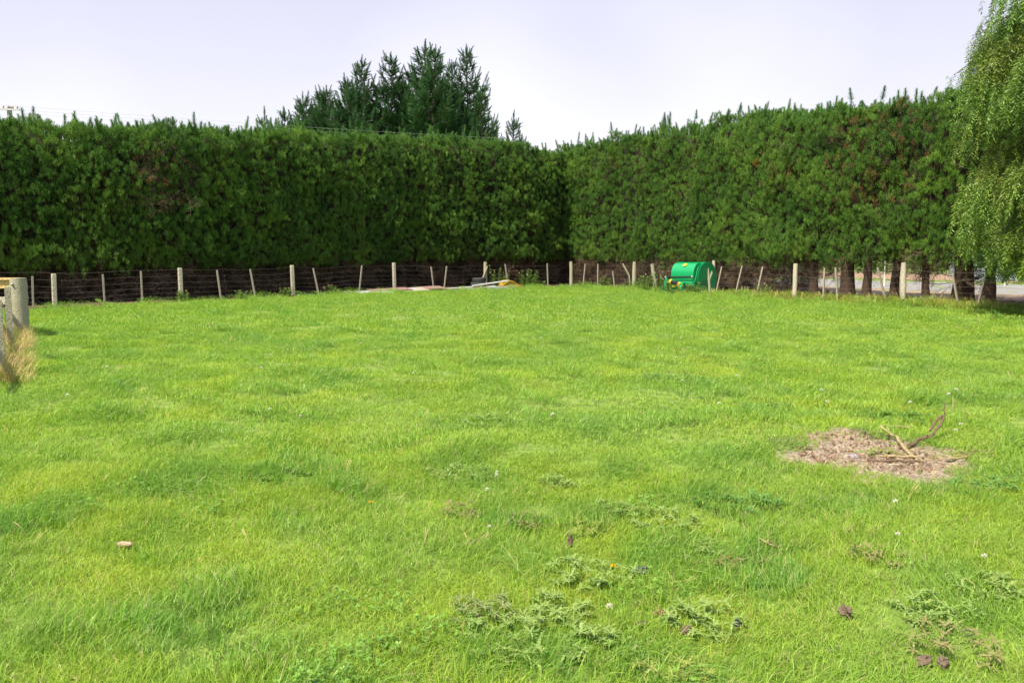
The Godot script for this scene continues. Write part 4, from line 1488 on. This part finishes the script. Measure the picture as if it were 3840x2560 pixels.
func debris() -> void:
	var lump := func(size: Vector3, rough: float, s: int) -> Shape:
		var f := FastNoiseLite.new()
		f.seed = s
		f.frequency = 1.1
		var sh := Shape.new()
		sh.flat = false
		var a := 9
		var b := 14
		for j in a + 1:
			for k in b:
				var th := PI * j / a
				var ph := TAU * k / b
				var d := Vector3(sin(th) * cos(ph), cos(th), sin(th) * sin(ph))
				var g := r(0.75, 1.25)
				sh.vert(d * (1.0 + f.get_noise_3dv(d * 1.6) * rough) * size, Color(g, g, g), d)
		for j in a:
			for k in b:
				var p := j * b + k
				var q := j * b + (k + 1) % b
				sh.tri(p, q, p + b)
				sh.tri(q, q + b, p + b)
		sh.flat = true
		return sh
	var tone := func(red: float, green: float, blue: float) -> Material:
		return mottled([[red * 0.55, green * 0.55, blue * 0.55], [red, green, blue], [red * 1.5, green * 1.45, blue * 1.4]], 7.0, 0.04, 0.95, 0.15)
	var dung: Material = tone.call(0.13, 0.095, 0.07)
	var pale: Material = tone.call(0.34, 0.25, 0.19)
	var slate: Material = tone.call(0.08, 0.08, 0.1)
	# x, z, size, material, name, category, label, turn
	var D := [[-1.97, -4.06, Vector3(0.06, 0.017, 0.02), pale, "wood_chunk", "wood chunk", "pale pinkish chunk of wood lying in the left foreground grass", -0.5, 0.04],
		[-1.53, -5.45, Vector3(0.04, 0.018, 0.018), dung, "bark_bit", "bark", "little dark bit of bark in the lawn, farther left", 0.5, 0.05],
		[0.3, -4.11, Vector3(0.014, 0.04, 0.01), tone.call(0.2, 0.14, 0.1), "bark_bit", "bark", "upright brown curl of bark in the middle of the foreground", 0.4, 0.06],
		[0.6, -3.74, Vector3(0.042, 0.022, 0.03), slate, "stone", "stone", "dark slate grey stone in the grass right of the wide thistle", 0.4, 0.035],
		[0.69, -3.12, Vector3(0.03, 0.022, 0.022), dung, "dung", "dung", "brown dung lump left below the pale thistle, nearest the yellow withered rosette", 0.2, 0.035],
		[0.91, -3.2, Vector3(0.026, 0.02, 0.02), slate, "dung", "dung", "grey dung lump at the right foot of the pale thistle", 0.9, 0.035],
		[1.38, -3.28, Vector3(0.034, 0.03, 0.028), dung, "dung", "dung", "dark round dung lump alone on the right foreground grass", 0.0, 0.04],
		[0.61, -3.29, Vector3(0.03, 0.014, 0.018), tone.call(0.2, 0.12, 0.07), "dung", "dung", "reddish brown crumbled dung in the grass left of the pale thistle", 0.0, 0.035],
		[0.52, -3.18, Vector3(0.034, 0.014, 0.014), dung, "dung", "dung", "flat brown dung strip below the reddish crumbled one", 0.3, 0.035],
		[1.5, -2.86, Vector3(0.034, 0.024, 0.026), dung, "dung", "dung", "left lump of the double dung pat at the bottom right", 0.3, 0.035],
		[1.56, -2.84, Vector3(0.028, 0.022, 0.024), dung, "dung", "dung", "right lump of the double dung pat at the bottom right", 1.3, 0.035],
		[2.5, -5.95, Vector3(0.05, 0.022, 0.03), tone.call(0.3, 0.3, 0.34), "stone", "stone", "blue grey stone lying in the middle of the bare soil", 0.2, 0.02],
		[3.32, -6.5, Vector3(0.05, 0.024, 0.03), dung, "clod", "clod", "dark clod at the foot of the upright branch", 0.8, 0.02],
		[2.2, -6.35, Vector3(0.04, 0.018, 0.03), M.bare, "clod", "clod", "earth clod near the left end of the bare soil", 0.8, 0.015],
		[2.42, -5.7, Vector3(0.035, 0.018, 0.025), M.bare, "clod", "clod", "earth clod at the near edge of the bare soil", 0.1, 0.015],
		[2.75, -5.75, Vector3(0.04, 0.02, 0.03), M.bare, "clod", "clod", "earth clod beside the thick fallen stick's lower end", 0.5, 0.015]]
	for k in D.size():
		var q: Array = D[k]
		var chunk := Shape.new()
		chunk.tube([Vector3(-0.065, 0, 0), Vector3(-0.02, 0.004, 0.003), Vector3(0.03, 0.0, -0.002), Vector3(0.065, 0.004, 0)], [0.012, 0.016, 0.014, 0.008], 7)
		var o := part(q[4], chunk if k == 0 else lump.call(q[2] * (0.8 if q[4] == "dung" else 1.0), 0.95, 100 + k), q[3])
		o.position = ground(q[0], q[1]) + Vector3.UP * (q[8] - 0.008)
		o.rotation = Vector3(0.15, q[7], 0.2)
		tag(o, q[6], q[5])
	# sticks on the bare soil
	var stick := func(pts: Array, r0: float, r1: float, mat: Material, label: String) -> void:
		var s := Shape.new()
		var path := []
		var rad := []
		for k in range(pts.size() - 1):
			for j in 4:
				var t := j / 4.0
				var p: Vector3 = pts[k].lerp(pts[k + 1], t)
				path.append(ground(p.x, p.z) + Vector3.UP * p.y + Vector3(r(-1, 1), r(-1, 1), r(-1, 1)) * r0 * 0.55)
				rad.append(lerpf(r0, r1, (k + t) / (pts.size() - 1.0)) * r(0.85, 1.15))
		path.append(ground(pts[-1].x, pts[-1].z) + Vector3.UP * pts[-1].y)
		rad.append(r1)
		s.tube(path, rad, 8)
		for k in 3:
			var p: Vector3 = path[mini(2 + k * 2, path.size() - 1)]
			s.tube([p, p + Vector3(r(-0.05, 0.05), r(0.0, 0.04), r(-0.05, 0.05))], [r0 * 0.5, r0 * 0.2], 5)
		tag(part("stick", s, mat), label, "stick", "sticks round the bare soil")
	var straw_wood := mottled([[0.17, 0.13, 0.06], [0.3, 0.24, 0.12], [0.45, 0.37, 0.21]], 5.0, 0.03, 0.9, 0.2)
	var dark_wood := mottled([[0.06, 0.035, 0.022], [0.13, 0.08, 0.05], [0.24, 0.16, 0.11]], 5.0, 0.03, 0.9, 0.3)
	stick.call([Vector3(2.95, 0.1, -6.5), Vector3(3.0, 0.06, -6.3), Vector3(2.96, 0.045, -6.05), Vector3(2.93, 0.03, -5.82)], 0.01, 0.014, straw_wood, "thick straw coloured stick lying slantwise over the bare soil")
	stick.call([Vector3(3.05, 0.03, -6.2), Vector3(3.2, 0.05, -6.35), Vector3(3.36, 0.07, -6.45), Vector3(3.5, 0.13, -6.6), Vector3(3.54, 0.18, -6.65)], 0.015, 0.008, dark_wood, "dark brown branch with one end sticking up, right of the bare soil")
	stick.call([Vector3(3.34, 0.08, -6.48), Vector3(3.46, 0.15, -6.6), Vector3(3.52, 0.18, -6.64)], 0.008, 0.008, dark_wood, "twin limb of the dark upright branch")
	stick.call([Vector3(3.54, 0.17, -6.65), Vector3(3.55, 0.27, -6.66)], 0.005, 0.003, dark_wood, "thin dark twig pointing straight up from the branch end")
	stick.call([Vector3(2.55, 0.03, -5.78), Vector3(2.75, 0.035, -5.8), Vector3(2.93, 0.035, -5.78)], 0.01, 0.007, dark_wood, "brown stick lying level along the near edge of the bare soil")
	stick.call([Vector3(2.7, 0.035, -5.95), Vector3(2.85, 0.04, -5.9), Vector3(2.95, 0.05, -5.86)], 0.009, 0.008, straw_wood, "thin pale stick just above the level brown one")
	stick.call([Vector3(3.12, 0.045, -5.8), Vector3(3.3, 0.05, -5.85)], 0.008, 0.006, straw_wood, "short bleached stick in the straw right of the bare soil")
	stick.call([Vector3(3.1, 0.04, -6.75), Vector3(3.3, 0.05, -6.72)], 0.008, 0.006, straw_wood, "short pale stick at the far edge of the bare soil")
	stick.call([Vector3(1.28, 0.07, -4.13), Vector3(1.35, 0.05, -4.05)], 0.006, 0.004, straw_wood, "small pale twig in the grass right of the sparse thistle")
	# straw and crumbs strewn over the soil
	var st := Shape.new()
	for k in 420:
		var a := r(0, TAU)
		var d := sqrt(r(0, 1))
		var p := ground(2.7 + cos(a) * d * 0.72, -6.0 + sin(a) * d * 0.66)
		if p.x < 2.5 and r(0, 1) < 0.55:
			continue
		var b := r(0, TAU)
		var g := r(0.6, 1.3)
		var c := Color(0.42 * g, 0.31 * g, 0.16 * g)
		var dir := Vector3(cos(b), r(-0.05, 0.2), sin(b)) * r(0.03, 0.12)
		needle(st, p + Vector3.UP * r(0.02, 0.045), dir, r(0.0015, 0.003), c)
	part("straw", st, M.leaves, self, "stuff")
	var cr := Shape.new()
	for k in 500:
		var a := r(0, TAU)
		var d := sqrt(r(0, 1))
		var p := ground(2.62 + cos(a) * d * 0.55, -6.06 + sin(a) * d * 0.62) + Vector3.UP * 0.022
		var g := r(0.5, 1.2)
		var e := r(0.004, 0.02)
		cr.box(p, Vector3(e, e * 0.8, e * 1.2), Color(0.24 * g, 0.16 * g, 0.11 * g), Basis.from_euler(Vector3(r(0, 3), r(0, 3), r(0, 3))))
	part("soil_crumbs", cr, plain(0, 0, 0, 0.95, 0.0, true), self, "stuff")
	# white clover heads
	var spots := [Vector2(-0.1, -5.3), Vector2(-0.1, -5.21), Vector2(-0.15, -4.86), Vector2(-0.12, -4.25), Vector2(4.47, -8.19), Vector2(4.27, -7.95), Vector2(3.78, -7.71), Vector2(3.06, -8.04), Vector2(3.66, -6.61), Vector2(3.54, -6.46), Vector2(1.94, -7.62), Vector2(2.92, -7.52), Vector2(2.25, -11.2), Vector2(0.36, -7.2), Vector2(-0.96, -11.6), Vector2(1.55, -15.4), Vector2(0.39, -3.18), Vector2(2.18, -4.56), Vector2(1.95, -4.04), Vector2(2.21, -3.73), Vector2(-3.37, -11.4), Vector2(-2.95, -9.6), Vector2(-3.35, -12.2), Vector2(-4.43, -8.1), Vector2(0.47, -10.5), Vector2(2.6, -12.1), Vector2(0.76, -9.3), Vector2(-4.52, -17.9)]
	for k in 16:
		var zz := -r(6.5, 20.0)
		spots.append(Vector2(r(-0.5, 0.55) * -zz, zz))
	var head := Shape.new()
	for k in 46:
		var d := Vector3(r(-1, 1), r(-0.5, 1), r(-1, 1)).normalized()
		var g := r(0.85, 1.1)
		needle(head, Vector3(0, 0.115, 0) + d * 0.004, d * r(0.012, 0.017), 0.003, Color(0.72 * g, 0.68 * g, 0.62 * g))
	var hm := head.mesh()
	var stalk := Shape.new()
	stalk.tube([Vector3.ZERO, Vector3(0.004, 0.06, 0), Vector3(0, 0.115, 0)], [0.0014, 0.0012, 0.001], 4, Color(0.12, 0.22, 0.05), false)
	var sm := stalk.mesh()
	for p in spots:
		var o := thing("clover_flower", "small round white clover head standing in the grass", "flower", ground(p.x, p.y), r(0, TAU), "white clover flowers")
		o.scale = Vector3.ONE * (r(0.75, 0.95) if p.y > -6.0 else r(0.9, 1.2))
		part("flower_head", hm, M.leaves, o)
		part("stalk", sm, M.leaves, o)
	# a few dandelion-yellow and orange specks
	var gold := Shape.new()
	for k in 40:
		var d := Vector3(r(-1, 1), r(0.1, 0.6), r(-1, 1)).normalized()
		needle(gold, Vector3(0, 0.1, 0), d * 0.016, 0.003, Color(0.8, 0.5, 0.01))
	var gm := gold.mesh()
	for q in [[Vector2(0.46, -3.62), "yellow flower at the right side of the wide pale thistle"], [Vector2(-0.8, -4.55), "orange yellow speck of a flower left of the straw coloured thistle"], [Vector2(3.2, -4.9), "yellow flower in the long grass at the right edge"]]:
		var o := thing("yellow_flower", q[1], "flower", ground(q[0].x, q[0].y), 0.0, "yellow flowers")
		part("flower_head", gm, M.leaves, o)
		part("stalk", sm, M.leaves, o)


# ---------- grass

func tuft(radius: float, count: int, low: float, high: float, width: float, segs: int, common: float, curl: float, cool: float) -> ArrayMesh:
	# a patch of blades that all lean a little towards +X
	var s := Shape.new()
	for b in count:
		var a := r(0, TAU)
		var d := sqrt(r(0, 1)) * radius
		var at := Vector3(cos(a) * d, -0.01, sin(a) * d)
		var az := r(0, TAU)
		var dir := (Vector3(cos(az), 0, sin(az)) + Vector3(common, 0, 0))
		var length := r(low, high) * (1.0 if r(0, 1) < 0.85 else 1.25)
		var lean := sqrt(r(0.03, 1.0)) * curl
		var w := width * r(0.7, 1.2)
		var turn := r(-1.2, 1.2)
		var side := Vector3(-dir.z, 0, dir.x).normalized().rotated(Vector3.UP, turn) * w * 0.5
		var col := Color(0.25, 0.405, 0.045).lerp(Color(0.34, 0.465, 0.06), r(0, 1)).lerp(Color(0.195, 0.375, 0.068), clampf(cool + r(-0.35, 0.35), 0, 1))
		if r(0, 1) < 0.06:
			col = Color(0.42, 0.37, 0.16)
		col = col * r(0.82, 1.18)
		var prev := -1
		for k in segs + 1:
			var t := k / float(segs)
			var p := at + Vector3.UP * length * t * (1.0 - 0.5 * lean * t) + dir * length * lean * (0.28 * t + 0.5 * t * t)
			if k == segs:
				var v := s.vert(p, col)
				s.tri(prev, prev + 1, v)
			else:
				var ww := side * (1.0 - 0.55 * t)
				var v := s.vert(p - ww, col)
				s.vert(p + ww, col)
				if prev >= 0:
					s.tri(prev, prev + 1, v + 1)
					s.tri(prev, v + 1, v)
				prev = v
	return s.mesh()


func clover_patch(count: int) -> ArrayMesh:
	var s := Shape.new()
	for b in count:
		var a := r(0, TAU)
		var d := sqrt(r(0, 1)) * 0.14
		var at := Vector3(cos(a) * d, r(0.035, 0.075), sin(a) * d)
		var tilt := Basis.from_euler(Vector3(r(-0.5, 0.5), r(0, TAU), r(-0.5, 0.5)))
		var g := r(0.75, 1.2)
		var col := Color(0.12 * g, 0.27 * g, 0.05 * g)
		var size := r(0.005, 0.009)
		for k in 3:
			var c := TAU * k / 3.0
			var o := Vector3(cos(c), 0.12, sin(c))
			var e := Vector3(-sin(c), 0, cos(c))
			var v := s.vert(at, col * 1.25)
			s.vert(at + tilt * (o * size * 0.8 + e * size * 0.75), col)
			s.vert(at + tilt * (o * size * 1.65 + e * size * 0.45), col)
			s.vert(at + tilt * (o * size * 1.5), col)
			s.vert(at + tilt * (o * size * 1.65 - e * size * 0.45), col)
			s.vert(at + tilt * (o * size * 0.8 - e * size * 0.75), col)
			for q in 4:
				s.tri(v, v + q + 1, v + q + 2)
	return s.mesh()


func grass() -> void:
	var root := Node3D.new()
	root.name = "grass"
	root.set_meta("kind", "stuff")
	root.set_meta("label", "bright green pasture grass with clover covering the paddock")
	add_child(root)
	var kinds := []
	for k in 5:
		kinds.append(tuft(0.17, 230, 0.035, 0.095, 0.0032, 4, 0.25, 1.2, [0.0, 0.1, 0.25, 0.5, 0.9][k]))
	for k in 4:
		kinds.append(tuft(0.3, 280, 0.035, 0.085, 0.0052, 3, 0.25, 1.2, [0.0, 0.15, 0.35, 0.7][k]))
	for k in 4:
		kinds.append(tuft(0.55, 340, 0.04, 0.09, 0.009, 2, 0.25, 1.2, [0.0, 0.15, 0.35, 0.7][k]))
	# long cool tussock grass
	for k in 2:
		kinds.append(tuft(0.14, 70, 0.11, 0.22, 0.0042, 5, 0.6, 1.3, 0.9))
	var where := []
	var tints := []
	for k in kinds.size():
		where.append([])
		tints.append([])
	var clover_w := []
	var clover_t := []
	var zone := FastNoiseLite.new()
	zone.seed = 41
	zone.frequency = 0.33
	zone.fractal_octaves = 3
	var clump := FastNoiseLite.new()
	clump.seed = 43
	clump.frequency = 1.15
	clump.fractal_octaves = 2
	var swirl := FastNoiseLite.new()
	swirl.seed = 47
	swirl.frequency = 0.45
	var rings := [[1.6, 6.5, 95.0, 0, 5], [5.3, 17.0, 30.0, 5, 4], [15.5, 47.0, 9.5, 9, 4]]
	for ring in rings:
		var near: float = ring[0]
		var far: float = ring[1]
		var wide := 0.78 * far + 1.5
		var n := int((far - near) * 2.0 * wide * ring[2])
		for q in n:
			var z := -r(near, far)
			var x := r(-wide, wide)
			if absf(x) > 0.76 * -z + 1.4:
				continue
			# blend the zones into each other
			var dist := -z
			if near > 2.0 and dist < near + 1.0 and r(0, 1) > (dist - near):
				continue
			if far < 40.0 and dist > far - 1.0 and r(0, 1) > (far - dist):
				continue
			var edge := 0.5 + noise_mid.get_noise_2d(x * 1.3, z * 1.3) * 0.35
			if x > 3.0 and z < -20.0:
				edge = -0.7 if x > 8.5 else -0.3
			if dist > 14.0 and inside(Vector2(x, z)) < edge:
				continue
			if bare(x, z) < 1.02 + r(0, 0.15):
				continue
			# the scrap lies on beaten ground
			if z < -32.5 and x < 0.4 and x > -6.8 and inside(Vector2(x, z)) < 1.15 and r(0, 1) < 0.85:
				continue
			var a := zone.get_noise_2d(x, z)
			var c := clump.get_noise_2d(x, z * 0.8)
			var cool := clampf(0.32 + a * 0.75 + c * 0.75 + r(-0.2, 0.2), 0.0, 0.999)
			var k: int = ring[3] + int(cool * ring[4])
			var hgt := clampf(0.92 + c * 0.42 + a * 0.18, 0.72, 1.4) * r(0.8, 1.2)
			if bare(x, z) < 1.5:
				hgt *= 0.8
			if dist > 15.0:
				var near_fence := clampf(1.0 - inside(Vector2(x, z)) / 2.5, 0.0, 1.0)
				hgt *= 1.0 + near_fence * (1.1 if x > 8.6 else 0.35 if x > 3.0 else 0.0)
			var turn := swirl.get_noise_2d(x, z) * 5.0 + r(-0.9, 0.9)
			var lean := Vector3(cos(turn), 0, -sin(turn)) * clampf(0.12 + c * 0.7, 0.0, 0.6)
			var b := along(Vector3.UP + lean, 0.0) * Basis(Vector3.UP, turn)
			where[k].append(Transform3D(b * Basis.from_scale(Vector3(r(0.85, 1.15), hgt, r(0.85, 1.15))), ground(x, z)))
			var warm := a * 0.5 - c * 0.35
			var g := r(0.88, 1.12)
			tints[k].append(Color(g * (1.02 + 0.6 * warm), g * (1.0 + 0.25 * warm), g * (1.0 - 0.4 * warm)))
			if ring[3] == 0:
				if c > 0.12 and a > -0.1 and r(0, 1) < 0.08 * clampf((c - 0.12) * 6.0, 0, 1):
					var k2 := 13 + rng.randi() % 2
					where[k2].append(Transform3D(b * Basis.from_scale(Vector3.ONE * r(0.7, 1.1)), ground(x, z)))
					tints[k2].append(Color(g, g, g * 1.1))
				if a > 0.2 and r(0, 1) < 0.02 or Vector2(x + 0.55, z + 3.0).length() < 0.55 and r(0, 1) < 0.16:
					clover_w.append(Transform3D(Basis(Vector3.UP, r(0, TAU)) * Basis.from_scale(Vector3(1.0, r(0.8, 1.5), 1.0)), ground(x, z)))
					clover_t.append(Color(g * 1.15, g, g * 0.8))
	# rank tall grass under the right fence
	for k in 900:
		var t := r(0, 1)
		var p := Vector2(9.3, -29.2).lerp(Vector2(16.8, -16.5), t)
		var d := r(-1, 1)
		p += Vector2(-0.86, 0.5) * (d * absf(d) * 0.9 + 0.1)
		var k2 := 13 + rng.randi() % 2
		where[k2].append(Transform3D(Basis(Vector3.UP, r(0, TAU)) * Basis.from_scale(Vector3(2.2, r(0.9, 2.1), 2.2)), ground(p.x, p.y)))
		var g := r(0.8, 1.1)
		tints[k2].append(Color(g * r(1.05, 1.5), g * 0.92, g * 0.85))
	for k in kinds.size():
		scatter("grass_blades", kinds[k], M.grass, where[k], tints[k], root)
	scatter("clover_leaves", clover_patch(45), M.leaves, clover_w, clover_t, root)
	# dry seed stalks standing above the green
	var st := Shape.new()
	for k in 5:
		var a := r(0, TAU)
		var d := Vector3(cos(a), 0, sin(a))
		var foot := d * r(0.0, 0.05)
		var hgt := r(0.1, 0.2)
		var c := Color(0.45, 0.36, 0.17) * r(0.8, 1.2)
		var p := foot
		for j in 4:
			var t := (j + 1) / 4.0
			var q := foot + Vector3.UP * hgt * t * (1.0 - 0.2 * t) + d * hgt * 0.5 * t * t
			var e := Vector3(-d.z, 0, d.x) * (0.0009 if j < 3 else 0.0018)
			var v := st.vert(p - e, c)
			st.vert(p + e, c)
			st.vert(q + e, c)
			st.vert(q - e, c)
			st.tri(v, v + 1, v + 2)
			st.tri(v, v + 2, v + 3)
			p = q
	var w := []
	var ts := []
	for k in 260:
		var z := -3.4 - 32.0 * pow(r(0, 1), 1.6)
		var x := r(-1, 1) * (0.72 * -z + 0.8)
		if inside(Vector2(x, z)) < 0.0 or bare(x, z) < 1.0:
			continue
		if clump.get_noise_2d(x, z * 0.8) < r(-0.5, 0.25):
			continue
		w.append(Transform3D(Basis(Vector3.UP, r(0, TAU)) * Basis.from_scale(Vector3(1, r(0.5, 0.9), 1) * (0.8 + 0.035 * -z)), ground(x, z)))
		ts.append(Color.WHITE * r(0.8, 1.2))
	for k in 500:
		# seeding grass along the foot of the right fence
		var t := r(0, 1)
		var p := Vector2(8.2, -30.5).lerp(Vector2(16.5, -16.5), t) + Vector2(r(-1.4, 0.9), r(-0.6, 0.6))
		w.append(Transform3D(Basis(Vector3.UP, r(0, TAU)) * Basis.from_scale(Vector3(2.2, r(1.6, 2.6), 2.2)), ground(p.x, p.y)))
		ts.append(Color(0.85, 0.95, 0.6) * r(0.7, 1.1))
	scatter("seed_stalks", st.mesh(), M.leaves, w, ts, root)
	# bleached dry grass round the timber fence
	var dry := thing("dry_grass", "bleached straw grass round the foot of the timber fence posts", "dry grass")
	dry.set_meta("kind", "stuff")
	var w2 := []
	var t2 := []
	for k in 170:
		var t := r(0, 1)
		var p := Vector2(-9.0, -14.9).lerp(Vector2(-5.9, -9.4), t) + Vector2(0.5, -0.87).orthogonal() * r(-0.32, 0.3) + Vector2(r(-0.1, 0.1), 0)
		w2.append(Transform3D(along(Vector3.UP + Vector3(r(-0.25, 0.25), 0, r(-0.25, 0.25)), r(0, TAU)).scaled(Vector3(1.0, r(0.9, 2.3), 1.0)), ground(p.x, p.y)))
		var g := r(0.75, 1.15)
		t2.append(Color(2.1 * g, 1.1 * g, 2.0 * g))
	scatter("stalks", kinds[13], M.leaves, w2, t2, dry)
